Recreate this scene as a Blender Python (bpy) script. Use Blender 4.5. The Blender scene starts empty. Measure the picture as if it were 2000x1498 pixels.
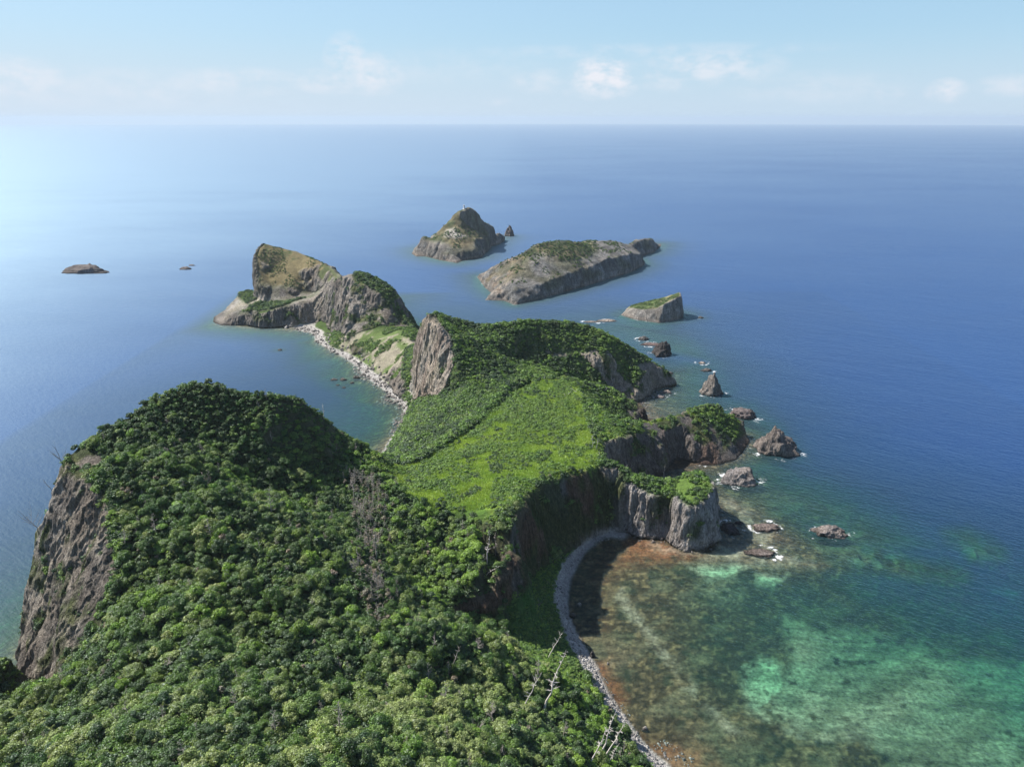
import bpy, bmesh, math, random, time
import numpy as np
from mathutils import Vector, Matrix, Euler
from mathutils.geometry import delaunay_2d_cdt
T0 = time.time()
def log(*a): print('[%.1f]' % (time.time()-T0), *a)
random.seed(7)
RNG = np.random.default_rng(11)
S = bpy.context.scene
COL = S.collection

# ------------------------------------------------------------------ camera, sky, sun, exposure
H = 200.0                      # drone height above the sea
PITCH = math.radians(20.48)    # looking down
FPX = 1387.0                   # focal length in px of a 2000 px wide frame
cam_d = bpy.data.cameras.new('camera')
cam = bpy.data.objects.new('camera', cam_d); COL.objects.link(cam)
cam.location = (0, 0, H)
cam.rotation_euler = (math.radians(90) - PITCH, 0, 0)
cam_d.sensor_width = 36.0
cam_d.lens = 36.0 * FPX / 2000.0
cam_d.clip_start = 1.0
cam_d.clip_end = 90000.0
S.camera = cam

SUN_AZ, SUN_EL = math.radians(69), math.radians(49)    # azimuth to the left of +Y
sdir = Vector((-math.sin(SUN_AZ)*math.cos(SUN_EL), math.cos(SUN_AZ)*math.cos(SUN_EL), math.sin(SUN_EL)))
sun_d = bpy.data.lights.new('sun', 'SUN')
sun_d.energy = 5.0; sun_d.angle = math.radians(0.53); sun_d.color = (1.0, 0.94, 0.85)
sun = bpy.data.objects.new('sun', sun_d); COL.objects.link(sun)
sun.rotation_euler = sdir.to_track_quat('Z', 'Y').to_euler()
sun.location = (-300, 200, 500)

S.view_settings.view_transform = 'Standard'
S.view_settings.look = 'None'
S.view_settings.exposure = 0.85
S.view_settings.gamma = 1.0
S.view_settings.use_curve_mapping = False
S.render.engine = 'CYCLES'
S.cycles.use_denoising = True
S.cycles.max_bounces = 5
S.cycles.diffuse_bounces = 2
S.cycles.glossy_bounces = 2
S.cycles.transmission_bounces = 2
S.cycles.transparent_max_bounces = 8
S.cycles.volume_bounces = 1
S.cycles.sample_clamp_indirect = 6
S.cycles.caustics_reflective = False
S.cycles.caustics_refractive = False

def ray(px, py):
    """view ray of a photograph pixel: (right, forward, down)"""
    v = py - 749.0; u = px - 1000.0
    return u, FPX*math.cos(PITCH) - v*math.sin(PITCH), FPX*math.sin(PITCH) + v*math.cos(PITCH)

# world: Nishita sky with some clouds low over the horizon, placed by compass direction
world = bpy.data.worlds.new('World'); S.world = world; world.use_nodes = True
wn = world.node_tree; wn.nodes.clear()
class NB:
    """small node builder"""
    def __init__(s, tree): s.t = tree
    def n(s, kind, props=None, **ins):
        nd = s.t.nodes.new(kind)
        for k, v in (props or {}).items(): setattr(nd, k, v)
        for k, v in ins.items():
            key = int(k[1:]) if k[0] == 'i' and k[1:].isdigit() else k.replace('_', ' ')
            s.put(nd.inputs[key], v)
        return nd
    def put(s, sock, v):
        if hasattr(v, 'outputs'): v = v.outputs[0]
        if isinstance(v, bpy.types.NodeSocket): s.t.links.new(v, sock)
        else: sock.default_value = v
    def math(s, op, a, b=None, c=None, clamp=False):
        nd = s.n('ShaderNodeMath', {'operation': op, 'use_clamp': clamp}); s.put(nd.inputs[0], a)
        if b is not None: s.put(nd.inputs[1], b)
        if c is not None: s.put(nd.inputs[2], c)
        return nd.outputs[0]
    def vmath(s, op, a, b=None):
        nd = s.n('ShaderNodeVectorMath', {'operation': op}); s.put(nd.inputs[0], a)
        if b is not None: s.put(nd.inputs[1], b)
        return nd.outputs['Value' if op in ('LENGTH', 'DOT_PRODUCT') else 'Vector']
    def mix(s, f, a, b, blend='MIX'):
        nd = s.n('ShaderNodeMix', {'data_type': 'RGBA', 'blend_type': blend})
        s.put(nd.inputs[0], f); s.put(nd.inputs[6], a); s.put(nd.inputs[7], b)
        return nd.outputs[2]
    def ramp(s, f, stops, interp='LINEAR'):
        nd = s.n('ShaderNodeValToRGB'); cr = nd.color_ramp; cr.interpolation = interp
        while len(cr.elements) < len(stops): cr.elements.new(0.5)
        for e, (p, c) in zip(cr.elements, stops):
            e.position = p; e.color = c if len(c) == 4 else (*c, 1)
        s.put(nd.inputs[0], f); return nd.outputs[0]
    def rng(s, v, a, b, c=0.0, d=1.0, smooth=False):
        nd = s.n('ShaderNodeMapRange', {'interpolation_type': 'SMOOTHSTEP' if smooth else 'LINEAR'})
        for i, x in enumerate((v, a, b, c, d)): s.put(nd.inputs[i], x)
        return nd.outputs[0]
    def noise(s, vec, scale, detail=4, rough=.55, **k):
        nd = s.n('ShaderNodeTexNoise', k); s.put(nd.inputs['Vector'], vec)
        nd.inputs['Scale'].default_value = scale; nd.inputs['Detail'].default_value = detail
        nd.inputs['Roughness'].default_value = rough
        return nd.outputs[0]
    def scale(s, vec, x, y, z):
        return s.n('ShaderNodeMapping', None, Vector=vec, Scale=(x, y, z)).outputs[0]

SKY_STRENGTH = 0.083
b = NB(wn)
sky = b.n('ShaderNodeTexSky', {'sky_type': 'NISHITA'})
sky.sun_disc = False; sky.sun_elevation = SUN_EL; sky.sun_rotation = -SUN_AZ
sky.altitude = 200; sky.air_density = 1.0; sky.dust_density = .6; sky.ozone_density = 1.6
tc = b.n('ShaderNodeTexCoord').outputs['Generated']
sep = b.n('ShaderNodeSeparateXYZ', None, Vector=tc)
az = b.math('ARCTAN2', sep.outputs[0], sep.outputs[1])
el = b.math('ARCSINE', sep.outputs[2])
azel = b.n('ShaderNodeCombineXYZ', None, X=az, Y=b.math('MULTIPLY', el, 1.9)).outputs[0]
n1 = b.noise(azel, 34, 7, .62); n2 = b.noise(azel, 9, 3, .5)
cover = None
# (px, py, half width px, half height px, opacity)
for (cx, cy, rw, rh, op) in [(1180,152,64,36,.85),(1165,176,60,18,.5),(1385,132,120,30,.5),(1310,152,60,24,.35),(680,120,40,44,.5),(725,145,60,34,.62),(640,160,80,20,.45),
        (470,160,110,22,.4),(300,172,170,30,.22),(20,150,80,30,.5),(120,170,200,30,.2),(1590,172,140,26,.2),(1737,186,26,14,.35),(1848,178,30,18,.6),(1975,168,50,16,.35),
        (1250,100,330,12,.2),(850,130,180,30,.15),(970,198,26,8,.4),(1050,160,60,22,.3)]:
    u, f, d = ray(cx, cy)
    a0 = math.atan2(u, f); e0 = -math.atan2(d, math.hypot(u, f)); ra = rw/FPX*.95; re = rh/FPX*.95
    dx = b.math('DIVIDE', b.math('SUBTRACT', az, a0), ra)
    dy = b.math('DIVIDE', b.math('SUBTRACT', el, e0), re)
    r2 = b.math('ADD', b.math('MULTIPLY', dx, dx), b.math('MULTIPLY', dy, dy))
    m = b.math('MULTIPLY', b.rng(r2, 1.5, 0.0), op)
    cover = m if cover is None else b.math('MAXIMUM', cover, m)
edge = b.rng(b.math('ADD', n1, b.math('MULTIPLY', n2, .5)), .56, .95, smooth=True)
cl = b.math('MULTIPLY', cover, edge, clamp=True)
cl = b.math('MULTIPLY', cl, 1.5, clamp=True)
low = b.rng(el, 0.0, 0.11, .6, 0.0, smooth=True)         # pale band of far haze and thin cloud
leftness = b.rng(az, .2, -.7, 0.0, 0.38)
pale = b.math('ADD', low, b.math('MULTIPLY', leftness, b.rng(el, .2, 0.0)), clamp=True)
skyc = b.mix(pale, b.mix(b.rng(el, .02, .5, .8, 0), sky.outputs[0], (2.6, 4.3, 5.8, 1)), (4.5, 5.2, 6.0, 1))
skyc = b.mix(cl, skyc, (5.7, 5.85, 6.3, 1))
bg = b.n('ShaderNodeBackground', None, Color=skyc, Strength=SKY_STRENGTH)
b.t.links.new(bg.outputs[0], b.n('ShaderNodeOutputWorld').inputs[0])

# ------------------------------------------------------------------ helpers
def p(px, py, z):
    u, f, d = ray(px, py); t = (H - z)/d
    return (u*t, f*t, z)
def y(px, py, Y):
    u, f, d = ray(px, py); t = Y/f
    return (u*t, Y, H - d*t)
def w(*a): return a
def project(x, yy, z):
    """world -> photograph pixel (2000 px wide)"""
    c, s = math.cos(PITCH), math.sin(PITCH)
    dep = yy*c + (H-z)*s
    up = yy*s - (H-z)*c
    dep = np.maximum(dep, 1e-3)
    return 1000 + FPX*x/dep, 749 - FPX*up/dep, dep

def _hash(i, j, k, seed):
    i = i.astype(np.uint32); j = j.astype(np.uint32); k = k.astype(np.uint32)
    h = (i*np.uint32(374761393) + j*np.uint32(668265263) + k*np.uint32(2147483647) + np.uint32(seed*97531+17))
    h = (h ^ (h >> np.uint32(13)))*np.uint32(1274126177)
    h = (h ^ (h >> np.uint32(15)))*np.uint32(2246822519)
    h = h ^ (h >> np.uint32(16))
    return (h & np.uint32(0xffffff)).astype(np.float32)/np.float32(0xffffff)
def vnoise(x, yy, z=0.0, seed=0):
    x, yy, z = np.broadcast_arrays(np.asarray(x, np.float64), np.asarray(yy, np.float64), np.asarray(z, np.float64))
    xi, yi, zi = np.floor(x), np.floor(yy), np.floor(z)
    fx, fy, fz = (x-xi).astype(np.float32), (yy-yi).astype(np.float32), (z-zi).astype(np.float32)
    fx = fx*fx*(3-2*fx); fy = fy*fy*(3-2*fy); fz = fz*fz*(3-2*fz)
    xi, yi, zi = xi.astype(np.int64), yi.astype(np.int64), zi.astype(np.int64)
    def c(a, b_, c_): return _hash(xi+a, yi+b_, zi+c_, seed)
    l = lambda a, b_, t: a + (b_-a)*t
    x00 = l(c(0,0,0), c(1,0,0), fx); x10 = l(c(0,1,0), c(1,1,0), fx)
    r0 = l(x00, x10, fy)
    if not np.any(fz): return r0*2-1
    x01 = l(c(0,0,1), c(1,0,1), fx); x11 = l(c(0,1,1), c(1,1,1), fx)
    return l(r0, l(x01, x11, fy), fz)*2-1
def fbm(x, yy, z=0.0, sc=1.0, octv=4, seed=0, gain=.5, ridged=False):
    x = np.asarray(x)/sc; yy = np.asarray(yy)/sc; z = np.asarray(z)/sc
    a, s, o = 1.0, 0.0, 0.0
    for k in range(octv):
        n = vnoise(x + 17.3*k, yy + 9.1*k, z + (5.7*k if np.ndim(z) else 0.0), seed+k)
        if ridged: n = 1 - 2*np.abs(n)
        o = o + a*n; s += a; a *= gain; x = x*2.03; yy = yy*2.03; z = z*2.03
    return o/s
def smooth(a, b_, v):
    t = np.clip((v-a)/(b_-a), 0, 1); return t*t*(3-2*t)
def inpoly(px, py, poly):
    r = np.zeros(px.shape, bool); n = len(poly)
    for i in range(n):
        x1, y1 = poly[i]; x2, y2 = poly[(i+1) % n]
        if y1 == y2: continue
        c = ((y1 > py) != (y2 > py)) & (px < (x2-x1)*(py-y1)/(y2-y1) + x1)
        r ^= c
    return r
def softpoly(px, py, poly, soft, amp=0.0, nsc=14., seed=3):
    """signed-distance soft mask of a polygon given in photograph pixels (used to find places on the real ground)"""
    if amp:
        px = px + amp*fbm(px, py, sc=nsc, octv=3, seed=seed); py = py + amp*fbm(px, py, sc=nsc, octv=3, seed=seed+9)
    d = np.full(px.shape, 1e9)
    n = len(poly)
    for i in range(n):
        x1, y1 = poly[i]; x2, y2 = poly[(i+1) % n]
        dx, dy = x2-x1, y2-y1; L = dx*dx+dy*dy + 1e-9
        t = np.clip(((px-x1)*dx+(py-y1)*dy)/L, 0, 1)
        d = np.minimum(d, np.hypot(px-x1-t*dx, py-y1-t*dy))
    d = np.where(inpoly(px, py, poly), d, -d)
    return np.clip(d/soft*.5+.5, 0, 1)
def blur(a, n):
    for _ in range(n):
        q = np.pad(a, 1, mode='edge')
        a = (q[:-2,1:-1]+q[2:,1:-1]+2*q[1:-1,1:-1])/4
        q = np.pad(a, 1, mode='edge')
        a = (q[1:-1,:-2]+q[1:-1,2:]+2*q[1:-1,1:-1])/4
    return a

def tin(polylines, points, x0, x1, y0, y1, step):
    """heights on a grid from breaklines and spot heights"""
    V, Z, E = [], [], []
    for pl in polylines:
        base = len(V)
        for (a, b_, c) in pl: V.append(Vector((a, b_))); Z.append(c)
        for i in range(len(pl)-1): E.append((base+i, base+i+1))
    for (a, b_, c) in points: V.append(Vector((a, b_))); Z.append(c)
    ov, oe, of, ovi, oei, ofi = delaunay_2d_cdt(V, E, [], 0, 1e-4)
    zz = np.zeros(len(ov)); known = np.zeros(len(ov), bool)
    for i, o in enumerate(ovi):
        if o: zz[i] = Z[o[0]]; known[i] = True
    if not known.all():
        for i in np.where(~known)[0]:
            dd = [((Vector(ov[i])-V[j]).length, Z[j]) for j in range(len(V))]
            dd.sort(key=lambda q: q[0]); wsum = sum(1/(q[0]+.01) for q in dd[:2])
            zz[i] = sum(q[1]/(q[0]+.01) for q in dd[:2])/wsum
        log('tin crossings', [(round(ov[i][0]), round(ov[i][1])) for i in np.where(~known)[0]][:12])
    nx = int((x1-x0)/step)+1; ny = int((y1-y0)/step)+1
    G = np.full((ny, nx), np.nan)
    for f in of:
        A, B, C = (ov[i] for i in f); za, zb, zc = (zz[i] for i in f)
        i0 = max(0, int(math.floor((min(A[0],B[0],C[0])-x0)/step))); i1 = min(nx-1, int(math.ceil((max(A[0],B[0],C[0])-x0)/step)))
        j0 = max(0, int(math.floor((min(A[1],B[1],C[1])-y0)/step))); j1 = min(ny-1, int(math.ceil((max(A[1],B[1],C[1])-y0)/step)))
        if i1 < i0 or j1 < j0: continue
        X, Y = np.meshgrid(x0+np.arange(i0, i1+1)*step, y0+np.arange(j0, j1+1)*step)
        den = (B[1]-C[1])*(A[0]-C[0]) + (C[0]-B[0])*(A[1]-C[1])
        if abs(den) < 1e-9: continue
        l1 = ((B[1]-C[1])*(X-C[0]) + (C[0]-B[0])*(Y-C[1]))/den
        l2 = ((C[1]-A[1])*(X-C[0]) + (A[0]-C[0])*(Y-C[1]))/den
        l3 = 1-l1-l2
        m = (l1 > -1e-6) & (l2 > -1e-6) & (l3 > -1e-6)
        G[j0:j1+1, i0:i1+1] = np.where(m, l1*za+l2*zb+l3*zc, G[j0:j1+1, i0:i1+1])
    return np.nan_to_num(G, nan=-14.0)

def newmesh(name, co, faces, mat=None, smooth_=True, parent=None, attrs=None, link=True):
    """co (n,3) array, faces (m,3|4) int array -> ONE mesh object"""
    me = bpy.data.meshes.new(name)
    co = np.asarray(co, np.float32); faces = np.asarray(faces, np.int32)
    k = faces.shape[1]
    me.vertices.add(len(co)); me.vertices.foreach_set('co', co.ravel())
    me.loops.add(faces.size); me.loops.foreach_set('vertex_index', faces.ravel())
    me.polygons.add(len(faces)); me.polygons.foreach_set('loop_start', np.arange(0, faces.size, k, dtype=np.int32))
    me.update(calc_edges=True)
    if smooth_: me.polygons.foreach_set('use_smooth', np.ones(len(faces), bool))
    for an, av in (attrs or {}).items():
        av = np.asarray(av, np.float32)
        if av.ndim == 2:
            a = me.attributes.new(an, 'FLOAT_COLOR', 'POINT')
            a.data.foreach_set('color', np.concatenate([av, np.ones((len(av), 1), np.float32)], 1).ravel())
        else:
            a = me.attributes.new(an, 'FLOAT', 'POINT'); a.data.foreach_set('value', av)
    if mat: me.materials.append(mat)
    o = bpy.data.objects.new(name, me)
    if link: COL.objects.link(o)
    if parent: o.parent = parent
    return o
def tag(o, label=None, cat=None, group=None, kind=None):
    if label: o['label'] = label
    if cat: o['category'] = cat
    if group: o['group'] = group
    if kind: o['kind'] = kind
    return o
def grid_faces(nx, ny, mask=None):
    i, j = np.meshgrid(np.arange(nx-1), np.arange(ny-1)); v = (j*nx+i)
    q = np.stack([v, v+1, v+nx+1, v+nx], -1)
    return q[mask] if mask is not None else q.reshape(-1, 4)
def compact(co, faces):
    used = np.unique(faces); mp = np.full(len(co), -1); mp[used] = np.arange(len(used))
    return co[used], mp[faces], used
# ------------------------------------------------------------------ the headland: coastline, breaklines, spot heights
coast = [w(100,-60,0), w(84,60,0), w(70,125,0), p(1297,1498,0), p(1237,1434,0), p(1209,1388,0), p(1181,1343,0), p(1164,1304,0), p(1145,1269,0), p(1125,1245,0),
    p(1108,1206,0), p(1103,1168,0), p(1108,1129,0), p(1122,1101,0), p(1146,1066,0), p(1167,1045,0), p(1192,1041,0), p(1220,1035,0), p(1244,1048,0),
    p(1269,1051,0), p(1304,1052,0), p(1318,1065,0), p(1335,1077,0), p(1367,1073,0), p(1397,1061,0), w(108,328,0), w(113,343,0), w(107,350,0), w(95,348,0), w(76,346,0),
    w(63,350,0), w(62,360,0), w(74,368,0), w(88,380,0), w(95,391,0), w(101,400,0), w(108,401,0), p(1361,903,0), p(1372,907,0), p(1401,907,0), p(1437,897,0), p(1453,878,0), p(1464,860,0),
    w(156,436,0), w(148,447,0), w(135,450,0), w(115,440,0), w(100,428,0), w(86,415,0), w(78,412,0), w(74,420,0), w(80,440,0), p(1258,814,0), w(97,478,0), w(90,492,0), p(1253,781,0),
    p(1275,760,0), p(1293,737,0), w(126,556,0), w(118,566,0), w(90,566,0), w(50,572,0), w(10,575,0), w(-20,575,0), w(-45,590,0), w(-60,615,0), w(-78,640,0), w(-88,665,0), w(-100,700,0),
    w(-130,722,0), w(-160,760,0), w(-180,810,0), w(-210,835,0), w(-240,848,0), w(-278,840,0), w(-296,812,0), w(-312,790,0), w(-318,765,0), w(-320,740,0), p(417,629,0), p(432,635,0), p(455,636,0), p(483,635,0), p(510,641,0), p(535,640,0),
    p(558,638,0), p(575,640,0), p(600,648,0), p(613,653,0), p(615,665,0), p(650,687,0), p(675,700,0), p(700,718,0), p(725,743,0), p(763,770,0), p(786,790,0), p(793,808,0),
    p(782,832,0), p(765,857,0), p(745,893,0), w(-88,388,0), w(-98,365,0), w(-115,345,0), w(-140,325,0), w(-165,305,0), w(-185,275,0), w(-196,248,0), w(-195,228,0),
    p(45,1300,0), w(-182,205,0), w(-178,200,0), w(-190,205,0), w(-215,200,0), w(-240,180,0), w(-255,120,0), w(-255,-60,0)]
coast_xy = [(a, b_) for a, b_, c in coast]
inner_beach = [w(78,60,4), w(62,125,4), p(1279,1498,3), p(1234,1451,3), p(1206,1413,3), p(1185,1388,3), p(1153,1346,3), p(1136,1308,3), p(1115,1259,2.5), p(1097,1210,2.5), p(1083,1168,2.5),
    p(1085,1136,2.5), p(1097,1101,2.5), p(1122,1066,2.5), p(1150,1042,2.5), p(1185,1033,2), p(1212,1031,1.5)]
left_beach = [p(800,795,3), p(776,765,3), p(745,735,3), p(720,713,3), p(688,690,3), p(650,675,4), p(640,645,4)]
lines = [
  coast + [coast[0]], inner_beach, left_beach,
  # back rim of the near hill
  [w(-167,243,83), w(-156,260,86), w(-148,272,93), w(-138,281,95), w(-129,286,94), y(470,766,288), y(535,768,291), y(580,776,297), y(620,806,305), y(665,845,317), w(-79,332,39), w(-72,345,28)],
  [p(300,905,82), p(400,945,77), p(480,990,70), p(560,1030,63.5), p(640,1085,57.5), p(720,1155,51.5)],
  [p(430,885,72), p(520,955,57), p(600,985,49.5), p(680,1020,43.5), p(760,1080,37), p(820,1130,32)],
  [p(500,1120,63), p(560,1200,59), p(640,1290,56)], [p(420,1130,60), p(470,1230,56), p(520,1330,56)],
  # near cliff: top edge and foot
  [w(-167,243,83), w(-163,233,81), w(-149,222,80), w(-138,214,76), w(-131,203,68), w(-127,191,57), w(-134,184,44), w(-146,183,30), w(-158,186,17)],
  [w(-172,246,76), w(-182,240,50), w(-187,229,26), w(-186,215,6), w(-178,201,3), p(78,1362,13)],
  # bay cliff rim, down the tree slope
  [p(1205,909,32.5), p(1188,899,33), p(1165,906,34), p(1129,919,35), p(1088,928,36.5), p(1059,940,38), p(1026,960,41), p(1012,985,43), p(1005,1030,43), p(993,1070,41), p(965,1104,38), p(935,1165,29)],
  # foot of the bay cliff
  [y(1190,1014,320), y(1160,1018,315), y(1120,1050,301), p(1088,1082,5), p(1060,1102,7), p(1040,1120,8.5), p(1015,1148,10), p(996,1176,12), p(960,1196,16)],
  # P1 crest and front edge
  [p(1205,909,32.5), y(1235,924,326), y(1272,933,326), y(1316,935,327), y(1338,924,332), y(1363,919,336), y(1380,928,332), y(1389,945,322)],
  [y(1225,948,320.5), y(1255,958,317), y(1290,966,315.5), y(1308,968,314.5), y(1325,976,309.5), y(1345,984,305.5), y(1366,980,307), y(1386,966,312)],
  # south rim of the inlet, north rim
  [p(1205,909,32.5), p(1188,898,33), p(1170,887,33), p(1164,873,33), p(1174,863,32.5), p(1199,857,31), p(1220,850,29), p(1235,844,28), p(1250,836,26.5), p(1273,849,22), y(1291,867,386), y(1300,890,391)],
  # P2 crest
  [p(1192,812,31), p(1215,823,30), y(1246,821,401), y(1282,817,407), y(1318,809,414), y(1343,803,420), y(1351,797,424), y(1381,791,431), y(1405,793,436), y(1415,812,434), y(1430,810,438), y(1444,824,436), y(1457,849,431)],
  [y(1300,840,402), y(1340,832,409), y(1365,828,412), y(1395,835,414), y(1415,845,416), y(1440,865,416)],
  [y(1345,858,402), y(1375,862,402), y(1392,880,399)],
  # far rim of the plateau and the ledge behind it
  [p(989,703,37), p(1010,722,35), p(1030,736,33.5), p(1055,737,33), p(1099,741,33), p(1120,755,33), p(1140,773,33), p(1165,790,32), p(1192,812,31)],
  [p(1112,741.5,32), p(1132,744,29), p(1162,752,23), p(1192,763,19), p(1215,775,15), p(1231,787,12), p(1248,800,8)],
  # ridge 2
  [p(838,609,72.5), y(870,616,497), y(900,625,503), y(940,634,510), y(990,634,515), y(1040,628,520), y(1080,626,523), y(1130,632,525), y(1170,646,525), y(1200,661,525), y(1230,679,527), y(1260,696,530), y(1288,710,534)],
  [w(-58,497,70), w(-40,512,58), w(-20,524,50), w(30,538,46), w(60,540,42), w(90,540,28)],
  # foot of its bowl
  [p(1010,700,33), p(1035,712,29), p(1065,722,25), p(1100,738,20), p(1150,752,13), p(1178,760,11)],
  # right cliffs: upper edge
  [p(1060,684,36), p(1110,690,34), p(1150,694,33), y(1179,692,508), y(1195,714,508), y(1215,735,507), y(1246,742,506), y(1256,733,511), y(1268,722,522), y(1288,715,539)],
  [y(1190,755,500), y(1205,767,500.5)],
  # ridge 2 left rock face: right edge, foot
  [p(838,609,72.5), p(858,632,68), p(872,655,62), p(885,678,55), p(885,700,50), p(878,725,42), p(872,750,33), p(856,768,24)],
  [p(812,700,26), p(808,735,16), p(806,765,8), p(822,776,13), p(840,772,18), p(856,768,24)],
  [y(822,635,497), w(-70,505,45), w(-72,512,30)],
  # middle isthmus
  [y(813,645,612), p(800,665,26), p(790,700,22), p(790,740,14), p(795,770,6)],
  [p(640,632,6), p(655,647,9), p(675,655,13), p(700,652,17), p(725,650,20), p(750,640,23), p(775,640,24), y(813,645,612)],
  # hill 3 rim
  [p(640,560,37), y(655,550,692), y(668,541,680), y(678,541,664), y(693,540,662), y(712,548,655), y(735,565,646), y(755,590,640), y(770,615,635), y(780,632,630)],
  [y(678,539,666), y(693,536,667), y(710,531,670), y(733,540,668), y(763,560,662), y(775,580,655), y(784,613,645), y(800,634,628), y(813,645,612)],
  [p(617,628,3), p(630,628,5), p(640,632,6)],
  [y(610,585,724), p(625,573,28), p(640,560,37)],
  # hill 4
  [p(508,555,34), y(503,530,765), y(497,500,785), y(502,487,797), y(515,473,812), y(540,481,815), y(573,488,812), y(595,496,800), y(625,510,778), y(645,520,755), y(665,537,715)],
  [p(508,555,34), p(530,556,31), p(548,558,30), p(575,565,27), p(600,570,24), p(613,572,24), p(632,560,34), p(640,560,37)],
  [w(-290,790,8), w(-284,770,16), w(-278,752,20), p(520,583,20), p(540,585,19), p(575,583,18), p(600,580,18), p(613,580,19)],
  # its platform
  [p(440,626,4), y(455,618,711), y(478,612,712), y(500,610,704), y(525,607,702), y(555,597,708), y(585,589,716), y(610,585,724)],
  [y(447,600,750), y(463,578,765), y(475,568,772), y(484,564,772), y(494,570,768)],
  [w(-286,824,45), w(-270,834,52), w(-240,830,48), w(-205,805,42)],
]
spots = [p(800,960,39), p(900,1000,41), p(940,1100,39), p(870,1180,29), p(750,1200,47), p(600,1200,57), p(400,1200,62), p(240,1200,53),
  p(400,1050,70), p(300,950,77), p(300,870,81), p(400,850,77), p(400,950,72), p(500,870,71), p(700,1100,50), p(750,950,44), p(650,900,54), p(230,900,82),
  p(200,1350,44), p(100,1400,38), p(0,1410,38), w(-171,190,30), w(-178,180,36), w(-190,165,40), p(20,1370,22), p(0,1498,60), p(150,1330,36), p(400,1350,62), p(600,1350,58), p(800,1350,47), p(950,1350,34), p(1080,1350,18), p(400,1498,84), p(600,1498,77), p(800,1498,63), p(1000,1498,40), p(1150,1498,18),
  p(850,1230,49), p(930,1245,38), p(1000,1265,28), p(1060,1300,20), p(1110,1330,12), p(900,1200,25), p(960,1215,19), p(1020,1240,11), p(1080,1290,8), p(880,1215,30),
  p(1050,1180,8), p(1060,1230,6), p(1040,1140,10),
  w(-60,50,105), w(0,50,85), w(40,60,50), w(0,-50,90), w(-80,-50,110), w(-150,0,90), w(-150,80,75), w(60,0,35), w(-100,60,95),
  # plateau
  p(1000,850,34.5), p(1100,850,33.5), p(1100,800,33), p(1060,770,33), p(850,905,33), p(950,900,36), p(1050,900,36), p(900,940,38), p(1000,930,39), p(800,925,31), p(1160,840,32.5),
  p(790,852,9), p(850,820,24), p(900,780,32), p(860,775,25), p(830,800,15), p(960,790,33), p(900,845,30.5), p(840,880,29.5), p(780,885,20), p(765,900,24),
  p(950,720,40), p(900,700,49), p(950,670,50), p(1000,665,46), p(920,750,37), p(900,650,56), p(1008,740,33), p(975,770,33),
  p(1060,660,45), p(1130,665,42), p(1180,670,40), y(1220,700,518),
  p(700,675,11), p(760,690,16), p(730,665,17), p(760,720,8), p(720,690,9), p(670,670,7), p(780,745,10),
  y(540,520,785), y(580,530,775), y(620,540,752), y(560,500,800), y(520,530,778), p(690,590,40), p(720,600,36), p(520,595,15), p(570,590,17)]
# sea bed: shallow shelf in the bay, deeper out
def ring(off, dep, a, b_): pass
bed = [p(1130,1140,-.8), p(1150,1095,-.8), p(1190,1066,-.7), p(1122,1190,-.8), p(1150,1260,-.8), p(1190,1330,-.8), p(1230,1390,-.8), p(1270,1450,-.8), p(770,830,-1.2), p(740,790,-1.2), p(690,740,-1.5), p(1350,1400,-1.0), p(1300,1250,-1.2), p(1400,1300,-2.2), p(1500,1250,-3.2), p(1480,1330,-3.4), p(1600,1300,-3.2), p(1700,1400,-2.6), p(1850,1350,-3.2), p(1600,1440,-2.0), p(1450,1498,-1.8), p(1980,1498,-3),
  p(1250,1100,-.8), p(1350,1120,-1.8), p(1430,1110,-2.6), p(1420,1180,-3.0), p(1550,1180,-4.5), p(1700,1220,-5), p(1850,1200,-7), p(1980,1250,-8), p(1980,1350,-5), p(1990,1100,-12), p(1700,1120,-11), p(1800,1000,-15), p(1600,1080,-6),
  p(1500,1050,-.9), p(1480,1090,-.7), p(1430,1000,-1.4), p(1550,1110,-2.4), p(1700,1060,-3.2), p(1650,1000,-8), p(1500,980,-3.5), p(1430,960,-3.2), p(1600,940,-13), p(1750,900,-22), p(1550,850,-15), p(1450,930,-4),
  p(1400,850,-3), p(1480,800,-14), p(1600,780,-22), p(1400,730,-10), p(1340,700,-6), p(1330,760,-3.5), p(1290,790,-1.6), p(1330,800,-2.2), p(1360,650,-18), p(1500,650,-22), p(1700,650,-28), p(1250,650,-6),
  w(220,300,-11), w(300,200,-9), w(330,250,-16), w(380,150,-12), w(380,300,-22), w(300,400,-22), w(160,100,-2.5), w(130,60,-2), w(250,80,-4), w(350,60,-10), w(150,-60,-3), w(380,-60,-15),
  w(60,620,-14), w(-10,620,-14), w(-60,660,-9), w(-110,760,-14), w(150,600,-14), w(380,700,-30), w(100,850,-22), w(-200,870,-18), w(-380,870,-25), w(-380,700,-18), w(-350,800,-6),
  p(740,810,-5), p(700,770,-6), p(650,720,-7), p(560,700,-14), p(600,680,-8), p(500,660,-14), p(450,720,-24), p(550,760,-16), p(640,800,-12), p(350,660,-28), p(720,850,-7), w(-120,400,-7), w(-180,350,-9), w(-230,280,-10), w(-215,230,-5), w(-290,350,-18), w(-380,450,-22), w(-300,200,-9), w(-380,200,-18), w(-290,100,-8), w(-400,-60,-20), w(-300,-60,-9)]
bound = [w(-430,-80,-25), w(430,-80,-25), w(430,900,-30), w(-430,900,-30), w(430,400,-28), w(-430,400,-25), w(0,900,-28)]
GX0, GX1, GY0, GY1, ST = -340.0, 380.0, 20.0, 860.0, 1.0
Z = tin(lines, spots+bed+bound, GX0, GX1, GY0, GY1, ST)
ny, nx = Z.shape
GX, GY = np.meshgrid(GX0+np.arange(nx)*ST, GY0+np.arange(ny)*ST)
gy, gx = np.gradient(blur(Z, 2), ST)
steep = smooth(.7, 1.8, blur(np.hypot(gx, gy), 2))
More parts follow.
